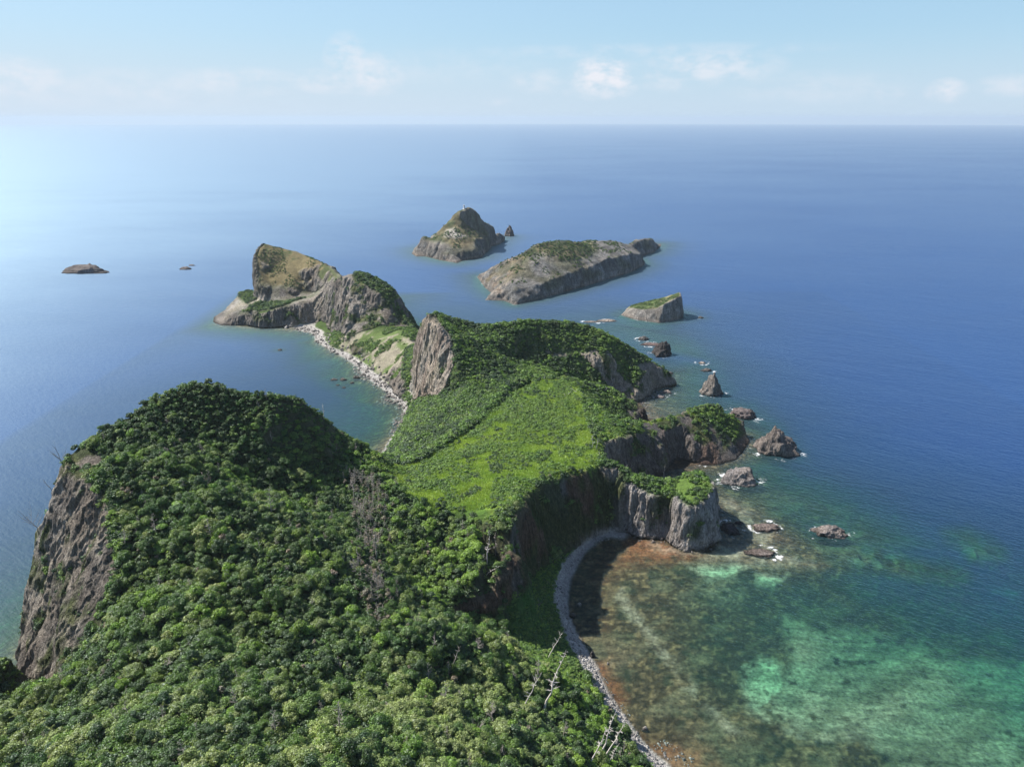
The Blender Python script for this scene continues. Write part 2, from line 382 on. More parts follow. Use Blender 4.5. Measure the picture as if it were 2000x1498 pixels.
Z = np.where(Z > .5, blur(Z, 1)*steep + (1-steep)*blur(Z, 7), blur(Z, 2))
gy, gx = np.gradient(blur(Z, 1), ST)
SL = np.hypot(gx, gy)
PX, PY, DEP = project(GX, GY, Z)
# the step along the upper side of the meadow
stp = [p(1022,744,34), p(962,790,33), p(900,843,31.5), p(842,880,31), p(800,902,31), p(765,912,29)]
sd = np.full(GX.shape, 1e9); sg = np.zeros(GX.shape)
for (x1, y1, _), (x2, y2, _) in zip(stp[:-1], stp[1:]):
    dx, dy = x2-x1, y2-y1; GXw = GX+8*fbm(GX, GY, sc=22, octv=4, seed=301); GYw = GY+8*fbm(GX, GY, sc=22, octv=4, seed=305)
    t = np.clip(((GXw-x1)*dx+(GYw-y1)*dy)/(dx*dx+dy*dy), 0, 1); d_ = np.hypot(GXw-x1-t*dx, GYw-y1-t*dy)
    s_ = np.sign((GXw-x1)*dy-(GYw-y1)*dx); sg = np.where(d_ < sd, s_, sg); sd = np.minimum(sd, d_)
sd = sd*np.where(sg > 0, 1, -1)           # one side is the thicket
STEP = sd
onm = (GY > 335)*smooth(-60,-50,GX)*(GX < 14)*(.35+.65*smooth(-.25,.15,fbm(GX, GY, sc=30, octv=2, seed=307)))
Z = Z - onm*1.9*smooth(.8,-1.2,sd)*smooth(-20,-4,sd)*smooth(8,14,Z)
Z = Z + onm*1.0*smooth(0,2.5,sd)*smooth(16,6,sd)*smooth(8,14,Z)
# relief: hummocks on slopes, vertical ribs and ledges on rock, sea-bed reefs
land = smooth(0.5, 6, Z)
Z = Z + smooth(8,20,Z)*(1-steep)*(4.2*fbm(GX*.9+GY*.45, (GY*.9-GX*.45)*1.6, sc=42, octv=3, seed=4))*np.where(GY < 350, smooth(300,255,GY), .5*smooth(440,470,GY))
Z = Z + land*(1-steep)*(1.3*fbm(GX, GY, sc=26, octv=4, seed=2)+.35*fbm(GX, GY, sc=5, octv=2, seed=5))
Z = Z + land*steep*(3.0*fbm(GX, GY, sc=11, octv=4, seed=21, ridged=True)-.3)
sea = smooth(-.4, -1.6, Z)
reef = fbm(GX*.8+GY*.6, (GY*.8-GX*.6)*2.6, sc=30, octv=5, seed=31)
Z = Z + sea*np.clip(-Z/4, 0, 1)*(1.1*reef) + sea*.25*fbm(GX, GY, sc=3.0, octv=3, seed=37)
reefpoly = [[(1455,1070),(1500,1062),(1512,1085),(1480,1097)], [(1270,1056),(1400,1075),(1465,1062),(1500,1085),(1440,1095),(1330,1090)], [(1470,1025),(1520,1020),(1545,1060),(1500,1075)],
  [(1560,1102),(1590,1098),(1622,1110),(1580,1114)], [(1395,965),(1440,985),(1480,1010),(1450,1010),(1400,985)]]
BX, BY, _ = project(GX, GY, 0*Z-.6)
for q, zt in [(P0, z0) for P0, z0 in (([(1388,955),(1440,972),(1560,1035),(1650,1100),(1500,1118),(1400,1095),(1400,1000)], -1.15), ([(1590,1060),(1660,1064),(1760,1085),(1890,1130),(1760,1122),(1640,1098)], -2.0), ([(1850,1038),(1900,1045),(1965,1082),(1900,1092)], -3.2), ([(1480,960),(1560,975),(1650,1000),(1600,1010),(1500,985)], -3.0))]:
    m = softpoly(BX, BY, q, 22, 16, 26, 45)*sea
    Z = np.where(Z < zt, Z*(1-m) + m*(zt+.9*fbm(GX, GY, sc=7, octv=4, seed=46)), Z)
for q in reefpoly:
    m = softpoly(BX, BY, q, 12, 10, 20, 41)*sea
    Z = Z*(1-m) + m*(-.38+.35*fbm(GX, GY, sc=2.2, octv=3, seed=43))
Z = np.where(DEP > 0, Z, Z)
def hgt(x, yy):
    i = np.clip((np.asarray(x)-GX0)/ST, 0, nx-1.001); j = np.clip((np.asarray(yy)-GY0)/ST, 0, ny-1.001)
    a = i.astype(int); c = j.astype(int); fi = i-a; fj = j-c
    return Z[c,a]*(1-fi)*(1-fj)+Z[c,a+1]*fi*(1-fj)+Z[c+1,a]*(1-fi)*fj+Z[c+1,a+1]*fi*fj
def gat(A, x, yy):
    i = np.clip(np.rint((np.asarray(x)-GX0)/ST).astype(int), 0, nx-1); j = np.clip(np.rint((np.asarray(yy)-GY0)/ST).astype(int), 0, ny-1)
    return A[j, i]
log('terrain', Z.shape)
# ------------------------------------------------------------------ materials of the ground
def C(*c): return np.array(c, np.float32)
def mixc(a, b_, t): return a + (b_-a)*t[..., None]
def new_mat(name):
    m = bpy.data.materials.new(name); m.use_nodes = True; m.node_tree.nodes.clear()
    return m, NB(m.node_tree)
def finish(b_, shader, disp=None):
    o = b_.n('ShaderNodeOutputMaterial'); b_.t.links.new(shader, o.inputs[0])
def ground_material():
    m, b_ = new_mat('ground')
    pos = b_.n('ShaderNodeNewGeometry').outputs['Position']
    alb = b_.n('ShaderNodeAttribute', {'attribute_name': 'alb'}).outputs['Color']
    rock = b_.n('ShaderNodeAttribute', {'attribute_name': 'rock'}).outputs['Fac']
    peb = b_.n('ShaderNodeAttribute', {'attribute_name': 'peb'}).outputs['Fac']
    fine = b_.noise(pos, .9, 6, .65); mid = b_.noise(pos, .16, 5, .6)
    col_ = b_.noise(b_.scale(pos, .55, .55, .09), 1, 7, .68)           # upright ribs
    col2 = b_.noise(b_.scale(pos, 1.6, 1.6, .35), 1, 5, .7)
    lay = b_.noise(b_.scale(pos, .06, .06, .8), 1, 4, .6)
    vor = b_.n('ShaderNodeTexVoronoi', {'feature': 'DISTANCE_TO_EDGE'}, Vector=b_.scale(pos, .9, .9, .28), Scale=1.0).outputs[0]
    crack = b_.rng(vor, 0, .12, .55, 1.0)
    rk = b_.math('MULTIPLY', b_.rng(col_, .3, .7, .42, 1.5), b_.rng(col2, .3, .7, .65, 1.32))
    rk = b_.math('MULTIPLY', rk, b_.rng(lay, .3, .7, .85, 1.15))
    rk = b_.math('MULTIPLY', rk, crack)
    sf = b_.math('MULTIPLY', b_.rng(fine, .3, .7, .6, 1.4), b_.rng(mid, .3, .7, .75, 1.25))
    f = b_.n('ShaderNodeMix', {'data_type': 'FLOAT'}); b_.put(f.inputs[0], rock); b_.put(f.inputs[2], sf); b_.put(f.inputs[3], rk)
    col3 = b_.vmath('SCALE', alb); b_.put(col3.node.inputs['Scale'], f.outputs[0])
    # beach stones
    pv = b_.n('ShaderNodeTexVoronoi', {}, Vector=pos, Scale=1.3)
    pc = b_.ramp(b_.n('ShaderNodeSeparateColor', None, Color=pv.outputs['Color']).outputs[0], [(0, (.11,.10,.10)), (.5, (.29,.275,.26)), (1, (.52,.50,.48))])
    col3 = b_.mix(b_.math('MULTIPLY', peb, .4), col3, pc)
    # warm/cold drift on rock
    tint = b_.ramp(b_.noise(b_.scale(pos, .05, .05, .03), 1, 4, .6), [(.3, (1.06,.98,.90)), (.7, (.94,1.0,1.07))])
    col3 = b_.mix(b_.math('MULTIPLY', rock, .7), col3, b_.mix(1.0, col3, tint, 'MULTIPLY'))
    h = b_.math('ADD', b_.math('MULTIPLY', col_, 1.6), b_.math('MULTIPLY', col2, .5))
    h = b_.math('ADD', h, b_.math('MULTIPLY', crack, .4))
    h = b_.math('ADD', b_.math('MULTIPLY', h, rock), b_.math('MULTIPLY', fine, .5))
    h = b_.math('SUBTRACT', h, b_.math('MULTIPLY', peb, b_.math('MULTIPLY', pv.outputs[0], .6)))
    bump = b_.n('ShaderNodeBump', None, Strength=1.0, Distance=1.7, Height=h)
    pr = b_.n('ShaderNodeBsdfPrincipled', None, Base_Color=col3, Roughness=.92, Normal=bump.outputs[0])
    pr.inputs['Specular IOR Level'].default_value = .15
    finish(b_, pr.outputs[0]); return m
M_GROUND = ground_material()
m_, b_ = new_mat('sea_bed'); pos = b_.n('ShaderNodeNewGeometry').outputs['Position']
alb = b_.n('ShaderNodeAttribute', {'attribute_name': 'alb'}).outputs['Color']
q1 = b_.noise(pos, .62, 8, .74); q2 = b_.noise(b_.n('ShaderNodeMapping', None, Vector=pos, Rotation=(0,0,math.radians(18)), Scale=(.07,.26,.1)).outputs[0], 1, 7, .68)
k_ = b_.math('MULTIPLY', b_.rng(q1, .34, .66, .32, 1.75), b_.rng(q2, .34, .66, .55, 1.5))
c_ = b_.vmath('SCALE', alb); b_.put(c_.node.inputs['Scale'], k_)
finish(b_, b_.n('ShaderNodeBsdfDiffuse', None, Color=c_).outputs[0]); M_BED = m_

# ------------------------------------------------------------------ what covers the ground where (found from the photograph once, kept on the real surface)
def P_(*q): return [(q[i], q[i+1]) for i in range(0, len(q), 2)]
n_a = fbm(GX, GY, sc=18, octv=4, seed=51); n_b = fbm(GX, GY, sc=5, octv=3, seed=52); n_c = fbm(GX, GY, sc=45, octv=3, seed=53)
PX, PY, DEP = project(GX, GY, Z)
near = GY < 345
cliff1 = softpoly(PX, PY, P_(88,875,130,868,185,868,215,890,190,935,238,950,228,1000,240,1080,236,1150,190,1190,170,1260,120,1345,85,1358,20,1340,20,1100,60,950), 10, 20, 32)*(GY < 262)*(Z > 1)*(GX < -118)
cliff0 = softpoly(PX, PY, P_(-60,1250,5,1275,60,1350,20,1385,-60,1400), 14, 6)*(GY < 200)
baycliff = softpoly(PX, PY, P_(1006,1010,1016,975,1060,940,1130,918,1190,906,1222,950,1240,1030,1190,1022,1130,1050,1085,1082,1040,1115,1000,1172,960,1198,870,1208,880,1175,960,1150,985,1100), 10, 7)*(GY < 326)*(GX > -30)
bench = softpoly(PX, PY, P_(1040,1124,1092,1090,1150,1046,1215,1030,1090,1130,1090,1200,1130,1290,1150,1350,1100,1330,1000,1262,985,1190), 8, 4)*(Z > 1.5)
beach = smooth(2.9, 2.1, Z + .5*n_b)*smooth(-1.2, -.2, Z)
beach = beach*smooth(-.5,-.1,Z)
beach = beach*np.clip(softpoly(PX, PY, P_(1081,1180,1083,1136,1094,1100,1120,1064,1148,1040,1185,1032,1228,1028,1222,1060,1140,1105,1115,1200,1200,1370,1420,1620,1340,1620,1277,1500,1232,1452,1183,1388,1150,1346,1112,1259,1094,1210), 5, 3) +
     softpoly(PX, PY, P_(545,625,620,630,660,650,760,730,815,790,800,830,740,910,700,900,770,800,660,700,600,660), 10, 5), 0, 1)
meadow = softpoly(PX, PY, P_(745,905,860,872,930,830,1035,742,1132,742,1175,790,1215,820,1300,806,1345,792,1395,785,1412,800,1400,812,1350,812,1285,822,1240,835,1170,860,1176,908,1060,935,1015,975,940,1015,850,1000,770,950), 18, 14)*(Z > 8)
bright = softpoly(PX, PY, P_(1150,870,1165,840,1215,821,1290,812,1290,820,1240,838,1180,852,1168,880,1175,905,1130,915,1020,935,900,945,800,930,980,900,1100,885), 22, 16)*(Z > 8)
cliff2 = softpoly(PX, PY, P_(836,604,862,630,888,672,888,705,876,750,858,772,818,782,800,775,808,735,812,690,820,640), 5, 4)*(GY > 440)*(GY < 520)
isth = softpoly(PX, PY, P_(640,630,700,650,800,636,820,650,812,720,800,790,740,735,650,672), 6, 4)*(GY > 495)*(GY < 660)
h3 = smooth(600, 625, GY)*smooth(-90, -96, GX)*smooth(-208, -200, GX+.0*GY)
h3top = softpoly(PX, PY, P_(690,534,710,526,740,535,770,560,788,600,815,644,800,640,770,605,745,575,720,560,700,548), 6, 5)*(GY > 600)
h4 = ((GX < -165) & (GY > 705)).astype(float)
h4top = softpoly(PX, PY, P_(493,495,515,468,560,480,640,512,668,540,648,552,616,572,560,562,508,556), 6, 4)*h4*(Z > 20)
h4green = softpoly(PX, PY, P_(470,612,500,590,560,587,612,576,560,594,520,606), 4, 3)*h4
mound = softpoly(PX, PY, P_(466,585,472,558,492,556,503,585,484,594), 4, 2)*h4
palepl = softpoly(PX, PY, P_(440,610,470,575,500,575,545,585,500,592,470,606), 6, 3)*h4
r2cl = softpoly(PX, PY, P_(1135,692,1160,680,1176,690,1180,684,1200,700,1205,730,1235,740,1250,745,1258,728,1240,712,1292,700,1300,745,1255,790,1215,785,1180,745,1160,715), 5, 5)*(GY > 478)*(GY < 560)
r2cl = np.clip(r2cl + softpoly(PX, PY, P_(1060,684,1110,688,1120,700,1070,700), 4, 4)*.7*(GY > 478), 0, 1)
hill2 = ((GY > 430) & (GX > -75) & ~((GX > 60) & (GY < 480)))
tongue = softpoly(PX, PY, P_(1186,690,1210,700,1250,742,1238,748,1205,735,1195,715), 5, 4)
P1 = ((GX > 52) & (GY < 346) & (GY > 290)); P2 = ((GX > 60) & (GY > 346) & (GY < 480))
gy, gx = np.gradient(Z, ST); SL2 = np.hypot(gx, gy)
steepr = smooth(.95, 1.5, blur(SL2, 1) + .25*n_b)
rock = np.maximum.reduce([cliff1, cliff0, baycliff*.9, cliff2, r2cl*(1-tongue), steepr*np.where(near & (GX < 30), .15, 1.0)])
rock = np.where(hill2 & (r2cl < .5) & (cliff2 < .5) & (Z > 7), rock*.1, rock)
rock = np.maximum(rock, h4*(1-np.maximum(np.maximum(h4top, h4green), mound)))
h3m = ((GX < -85) & (GX > -215) & (GY > 620) & (h4 < .5))
rock = np.where(h3m & (Z > 14), np.maximum(rock, 1-h3top), rock)
rock = np.where(meadow > .5, rock*.2, rock)
rock = np.where(P2 & (GX > 78), np.maximum(rock, (1-smooth(.45,.8,meadow))*(1-.9*softpoly(PX,PY,P_(1380,790,1412,795,1440,822,1455,850,1440,858,1400,835,1370,815),6,6))), rock)
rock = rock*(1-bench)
rock = np.clip(rock, 0, 1)
shape = Z.shape
def full(c): return np.broadcast_to(np.array(c, np.float32), shape+(3,)).copy()
A = full((.030,.040,.014))                                             # forest floor
A = mixc(A, full((.045,.075,.018)), (GY > 345).astype(float))
A = mixc(A, mixc(full((.15,.235,.035)), full((.065,.13,.022)), smooth(-.15,.2,n_a+.5*n_b)), meadow)
A = mixc(A, mixc(full((.21,.31,.045)), full((.13,.235,.032)), smooth(-.25,.25,n_b)), bright)
A = mixc(A, full((.085,.14,.03)), ((P1 | P2) & (Z > 8)).astype(float)*(1-bright))
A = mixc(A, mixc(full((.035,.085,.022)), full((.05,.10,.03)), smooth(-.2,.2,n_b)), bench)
A = mixc(A, mixc(full((.09,.13,.04)), full((.24,.22,.165)), smooth(-.05,.25,n_a+.4*n_b)), isth)
A = mixc(A, mixc(full((.15,.125,.065)), full((.07,.085,.035)), smooth(-.1,.25,n_c+.5*n_b)), h4top)
A = mixc(A, full((.06,.10,.03)), np.maximum(h4green, h3top*.8))
R = full((.25,.225,.20))
R = mixc(R, mixc(full((.185,.165,.145)), full((.32,.29,.25)), smooth(-.2,.3,n_b)), cliff1)
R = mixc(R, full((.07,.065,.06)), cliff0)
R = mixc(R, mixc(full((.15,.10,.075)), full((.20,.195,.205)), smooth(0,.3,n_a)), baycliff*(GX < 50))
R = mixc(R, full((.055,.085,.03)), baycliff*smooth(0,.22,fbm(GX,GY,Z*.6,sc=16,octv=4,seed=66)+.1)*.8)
R = mixc(R, full((.35,.33,.32)), P1.astype(float)*smooth(50,60,GX))
R = mixc(R, mixc(full((.165,.15,.14)), full((.16,.115,.095)), smooth(0,.3,n_a)), P2.astype(float))
R = mixc(R, mixc(full((.44,.385,.32)), full((.33,.27,.225)), smooth(-.1,.3,n_b)), cliff2)
R = mixc(R, full((.33,.295,.255)), (r2cl > .3).astype(float))
R = mixc(R, mixc(full((.20,.18,.16)), full((.33,.30,.265)), smooth(-.25,.25,n_a)), np.maximum(h3m.astype(float), h4))
R = mixc(R, full((.55,.50,.43)), palepl)
# plants hold on to ledges
gr = smooth(-.04, .26, fbm(GX*1.0, GY*1.0, Z*.7, sc=7, octv=4, seed=61) + .28*smooth(1.6, .7, SL2) - .12)
gr = gr*np.where(P2, 1.25, 1.0)*1.0*np.where(cliff2 > .3, .45, 1)*np.where(h4 > .5, .35, 1)
R = mixc(R, mixc(full((.05,.075,.022)), full((.11,.13,.045)), smooth(-.2,.3,n_b)), np.clip(gr, 0, 1)*.9*smooth(3, 7, Z))
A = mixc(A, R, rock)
A = mixc(A, full((.47,.45,.43)), beach)
track = softpoly(PX, PY, P_(1018,628,1022,628,1020,655,1008,668,1009,700,1005,700,1004,668,1016,652), 2)*(GY > 470)*(GY < 530)
A = mixc(A, full((.22,.19,.12)), track*.6)
slide = softpoly(PX, PY, P_(790,790,806,745,812,735,816,770,800,785), 4, 2)
A = mixc(A, full((.5,.47,.42)), slide*(GY > 440)*(GY < 520))
scree = softpoly(PX, PY, P_(85,1345,130,1300,185,1230,215,1215,150,1300,95,1358), 6, 3)*near
A = mixc(A, mixc(full((.09,.14,.04)), full((.34,.28,.2)), smooth(-.1,.3,n_b)), scree)
wet = smooth(1.6, .3, Z + .5*n_b)*smooth(-1, 0, Z)*(1-beach*.55)
A = mixc(A, A*.38, wet)
peb = np.maximum(beach, .0*Z)
# ---- sea bed colours
dd = -Z
bx, by, _ = project(GX, GY, np.minimum(Z, 0))
nb1 = fbm(GX, GY, sc=6, octv=4, seed=71); nb2 = fbm(GX*.8+GY*.6, (GY*.8-GX*.6)*3, sc=24, octv=4, seed=72); nb3 = fbm(GX, GY, sc=1.6, octv=2, seed=73)
weed = mixc(full((.042,.032,.018)), full((.16,.115,.062)), smooth(-.1,.5,nb3*.9+.35*nb1))
weed = mixc(weed, full((.022,.030,.018)), smooth(.0,.4,nb1)*.75)
weed = mixc(weed, full((.15,.135,.085)), smooth(.18,.5,nb2)*.4)
sand = mixc(full((.30,.285,.215)), full((.17,.165,.12)), smooth(-.1,.4,nb2))
sandm = np.zeros(shape)
for q, a_, s_ in [(P_(1450,1312,1480,1285,1520,1295,1536,1330,1512,1362,1490,1385,1500,1412,1465,1392,1446,1352), 1.0, 10),
    (P_(1340,1103,1400,1096,1468,1104,1440,1128,1385,1130), 1.0, 8), (P_(1476,1122,1540,1128,1515,1152,1488,1146), 1.0, 8), (P_(1615,1035,1640,1060,1600,1050), .8, 8),
    (P_(1530,1210,1600,1222,1760,1245,1900,1290,2050,1300,2100,1498,1800,1540,1700,1445,1560,1440,1500,1395,1545,1300), .75, 16), (P_(1405,1070,1445,1075,1440,1090,1400,1085), .8, 6),
    (P_(1930,1150,1990,1152,1985,1168,1940,1165), .8, 8), (P_(1850,1040,1900,1050,1965,1085,1900,1090), .5, 16), (P_(1690,1270,1730,1268,1728,1282,1690,1282), .7, 8), (P_(1480,1130,1420,1180,1330,1170,1380,1140), .3, 20)]:
    sandm = np.maximum(sandm, a_*softpoly(bx, by, q, s_, 16, 22, 75))
sandm = sandm*np.clip(1.05 - 1.6*smooth(.12,.4,nb1 - .3*sandm), 0, 1)
bedc = mixc(weed, sand, np.clip(sandm, 0, 1))
bedc = mixc(bedc, mixc(full((.33,.36,.26)), full((.21,.23,.165)), smooth(-.1,.3,nb1)), smooth(.78,.95,sandm))
orange = np.zeros(shape)
for q, a_, s_ in [(P_(1225,1052,1310,1052,1335,1078,1380,1090,1310,1100,1200,1105), 1.0, 14), (P_(1165,1290,1215,1330,1228,1370,1212,1385,1172,1330), .9, 9), (P_(1300,1440,1380,1460,1440,1520,1330,1540,1250,1440), .5, 16), (P_(1110,1180,1145,1290,1180,1340,1130,1250), .5, 9), (P_(1150,1090,1220,1060,1200,1160,1190,1260,1150,1250), .35, 20), (P_(1380,930,1420,945,1410,960,1385,950),.6,6)]:
    orange = np.maximum(orange, a_*softpoly(bx, by, q, s_, 8, 16, 77))
bedc = mixc(bedc, mixc(full((.21,.08,.035)), full((.13,.05,.022)), smooth(-.1,.3,nb3)), .6*orange*smooth(-.35,.1,nb1+.25))
pale_b = np.zeros(shape)
for q, a_, s_ in [(P_(1212,1150,1235,1180,1290,1250,1370,1350,1450,1440,1440,1446,1360,1365,1280,1268,1205,1175), .55, 8), (P_(1530,1350,1600,1352,1690,1372,1700,1382,1600,1372,1540,1362), .9, 5), (P_(1555,1435,1700,1432,1706,1440,1600,1446), .7, 5),
    (P_(1268,1060,1400,1078,1470,1062,1500,1080,1620,1108,1560,1112,1440,1100,1330,1094), .5, 12), (P_(1385,960,1440,980,1500,1020,1550,1060,1500,1100,1440,1010), .5, 12), (P_(1590,1062,1650,1068,1740,1085,1880,1130,1760,1120,1640,1095), .5, 12), (P_(1600,1385,1720,1400,1800,1430,1700,1430), .35, 10)]:
    pale_b = np.maximum(pale_b, a_*softpoly(bx, by, q, s_, 9, 14, 79))
bedc = mixc(bedc, mixc(full((.40,.34,.26)), full((.2,.17,.13)), smooth(-.1,.3,nb3)), pale_b*smooth(-.3,.2,nb1+.3*nb3))
und = smooth(.25, -.25, Z)
A = mixc(A, bedc, und*(1-np.clip(beach, 0, 1)*smooth(-.6,-.1,Z)))
rock = rock*(1-und); peb = peb*(1-und)
A = np.clip(A, .004, .9)
log('colours')

# mesh: coarse cells, and 4x finer cells on steep ground, pushed out into ribs and ledges
cellmax = np.maximum.reduce([Z[:-1,:-1], Z[1:,:-1], Z[:-1,1:], Z[1:,1:]])
dz = cellmax - np.minimum.reduce([Z[:-1,:-1], Z[1:,:-1], Z[:-1,1:], Z[1:,1:]])
sc_ = (dz > 1.25) & (cellmax > .3)
q = np.pad(sc_, 1); sc_ = q[1:-1,1:-1] | q[:-2,1:-1] | q[2:,1:-1] | q[1:-1,:-2] | q[1:-1,2:]
landc = cellmax > -.05
q = np.pad(~sc_, 1, constant_values=True)
Wt = np.zeros(shape)
anyout = q[:-1,:-1] | q[1:,:-1] | q[:-1,1:] | q[1:,1:]
Wt = np.where(anyout, 0, 1.0)
Wt = np.minimum(blur(Wt, 1), Wt)
attrs_all = {'alb': A, 'rock': rock, 'peb': peb}
def mesh_from(mask, extra_cells, name, mat, kindtag):
    co = np.stack([GX, GY, Z], -1).reshape(-1, 3)
    f = grid_faces(nx, ny, mask)
    c1, f1, used = compact(co, f)
    at = {k: v.reshape(-1, *v.shape[2:])[used] for k, v in attrs_all.items()}
    if extra_cells is not None:
        jj, ii = np.where(extra_cells); K = 4
        u = np.arange(K+1)/K
        U, V = np.meshgrid(u, u)
        gi = (ii[:, None, None]*K + np.arange(K+1)[None, None, :]) + 0*np.arange(K+1)[None, :, None]
        gj = (jj[:, None, None]*K + np.arange(K+1)[None, :, None]) + 0*np.arange(K+1)[None, None, :]
        key = gj.astype(np.int64)*(nx*K+1)+gi
        uk, inv = np.unique(key.ravel(), return_inverse=True)
        inv = inv.reshape(key.shape)
        fx = (uk % (nx*K+1))/K; fy = (uk // (nx*K+1))/K
        a = np.minimum(fx.astype(int), nx-2); c = np.minimum(fy.astype(int), ny-2); rx = fx-a; ry = fy-c
        def bl(Q):
            if Q.ndim == 3: wx, wy = rx[:, None], ry[:, None]
            else: wx, wy = rx, ry
            return Q[c,a]*(1-wx)*(1-wy)+Q[c,a+1]*wx*(1-wy)+Q[c+1,a]*(1-wx)*wy+Q[c+1,a+1]*wx*wy
        X = GX0+fx*ST; Y = GY0+fy*ST; ZZ = bl(Z); wt = bl(Wt)
        g_x, g_y = bl(gxs), bl(gys); gl = np.hypot(g_x, g_y)+1e-6
        nxv, nyv = -g_x/gl, -g_y/gl
        rk_ = bl(rock)
        tcoord = X*nyv*0
        d = 2.2*fbm(X, Y, ZZ*.07, sc=6.5, octv=5, seed=81, ridged=True) + 1.1*fbm(X, Y, ZZ*.03, sc=2.6, octv=3, seed=83, ridged=True) + .8*fbm(X, Y, ZZ*.6, sc=2.6, octv=3, seed=85) + .9*fbm(X*.25, Y*.25, ZZ, sc=6, octv=3, seed=88) + 2.2*fbm(X, Y, ZZ*.4, sc=15, octv=3, seed=89)
        d = d*wt*(.35+.65*rk_)*smooth(.6, 1.6, gl)
        X = X+nxv*d; Y = Y+nyv*d; ZZ = ZZ + wt*.3*fbm(X, Y, ZZ, sc=1.5, octv=2, seed=90)
        c2 = np.stack([X, Y, ZZ], -1)
        f2 = np.stack([inv[:, :-1, :-1], inv[:, :-1, 1:], inv[:, 1:, 1:], inv[:, 1:, :-1]], -1).reshape(-1, 4)
        f1 = np.concatenate([f1, f2+len(c1)]); 
        at = {k: np.concatenate([at[k], bl(v)]) for k, v in attrs_all.items()}
        c1 = np.concatenate([c1, c2])
        log('fine cliff verts', len(c2))
    o = newmesh(name, c1, f1, mat, attrs=at)
    tag(o, kind='structure'); return o
gys, gxs = np.gradient(blur(Z, 2), ST)
headland = mesh_from(landc & ~sc_, sc_ & landc, 'headland', M_GROUND, 'structure')
headland['label'] = 'long green rocky headland reaching from the drone out to sea'
seabed = mesh_from(~landc, None, 'seabed', M_BED, 'structure')
log('headland', len(headland.data.vertices))
# ------------------------------------------------------------------ islands across the strait
def island(name, label, coast_, lines_, spots_, step, colour, gw=6, amp=2.0, cat='island', seed=100):
    xs = [c[0] for c in coast_]; ys = [c[1] for c in coast_]
    x0, x1, y0, y1 = min(xs)-14, max(xs)+14, min(ys)-14, max(ys)+14
    cx, cy = sum(xs)/len(xs), sum(ys)/len(ys)
    outer = [(cx+(a-cx)*1.12+math.copysign(10, a-cx), cy+(b_-cy)*1.12+math.copysign(10, b_-cy), -9) for a, b_, c in coast_]
    bb = [(x0-60,y0-60,-12),(x1+60,y0-60,-12),(x1+60,y1+60,-12),(x0-60,y1+60,-12)]
    z = tin([coast_+[coast_[0]]]+lines_, spots_+bb+outer, x0, x1, y0, y1, step)
    n_y, n_x = z.shape
    X, Y = np.meshgrid(x0+np.arange(n_x)*step, y0+np.arange(n_y)*step)
    g1, g0 = np.gradient(blur(z, 2), step); st = smooth(.6, 1.4, np.hypot(g0, g1))
    z = blur(z, 1)
    ld = smooth(0, 5, z)
    z = z + ld*(1.6*fbm(X, Y, sc=18, octv=5, seed=seed)*(1-st*.5) + amp*1.3*fbm(X, Y, sc=17, octv=5, seed=seed+3, ridged=True, gain=.55)*(.3+.7*st))
    g1, g0 = np.gradient(blur(z, 1), step); gl = np.hypot(g0, g1)+1e-6; st = smooth(.6, 1.3, gl)
    d = (1.7*amp*fbm(X, Y, z*.1, sc=11, octv=4, seed=seed+7, ridged=True, gain=.6)+amp*.5*fbm(X*.2, Y*.2, z, sc=5, octv=3, seed=seed+8))*st*ld
    X2 = X-g0/gl*d; Y2 = Y-g1/gl*d
    px, py, _ = project(X, Y, z)
    alb, rk = colour(X, Y, z, gl, px, py)
    alb = alb*(.72+.5*smooth(-.35,.35,fbm(X, Y, z*.12, sc=5, octv=4, seed=seed+11)))[..., None]
    wetm = smooth(2.2, .5, z+.8*fbm(X, Y, sc=6, seed=9))
    shelf = smooth(3.5, 2.0, z)*(1-wetm)
    alb = mixc(alb, np.broadcast_to(C(.36,.30,.255), alb.shape), np.clip(shelf*.7, 0, 1))
    alb = mixc(alb, alb*.45, wetm*.6)
    cm = np.maximum.reduce([z[:-1,:-1], z[1:,:-1], z[:-1,1:], z[1:,1:]])
    f = grid_faces(n_x, n_y, cm > -5)
    c1, f1, used = compact(np.stack([X2, Y2, z], -1).reshape(-1, 3), f)
    c1 = c1 - np.array([cx, cy, 0])
    o = newmesh(name, c1, f1, M_GROUND, attrs={'alb': alb.reshape(-1, 3)[used], 'rock': rk.ravel()[used], 'peb': 0*rk.ravel()[used]})
    o.location = (cx, cy, 0)
    tag(o, label, cat)
    return dict(o=o, X=X, Y=Y, z=z, gl=gl, px=px, py=py, poly=[(a, b_) for a, b_, c in coast_])
def fl(X, c): return np.broadcast_to(np.array(c, np.float32), X.shape+(3,)).copy()
def col_A(X, Y, z, gl, px, py):
    n = fbm(X, Y, z, sc=14, octv=4, seed=7); n2 = fbm(X, Y, z, sc=40, octv=3, seed=8)
    rockm = np.maximum(smooth(24, 17, z+8*n2), smooth(1.1, 1.6, gl)*.7)
    veg = mixc(fl(X, (.115,.105,.06)), fl(X, (.065,.078,.038)), smooth(-.1,.25,n)); veg = mixc(veg, fl(X, (.19,.15,.09)), smooth(.0,.3,n2)*.6)
    r = mixc(fl(X, (.195,.185,.17)), fl(X, (.30,.275,.245)), smooth(-.1,.3,n))
    r = mixc(r, fl(X, (.12,.13,.06)), smooth(.05,.35,n2+.3*n)*.5*smooth(6,12,z))
    a = mixc(veg, r, rockm)
    pp = softpoly(px, py, P_(872,450,888,446,893,455,912,462,890,466,868,462), 3)
    a = mixc(a, fl(X, (.34,.315,.28)), pp); rockm = np.maximum(rockm, pp*.3)
    return a, rockm
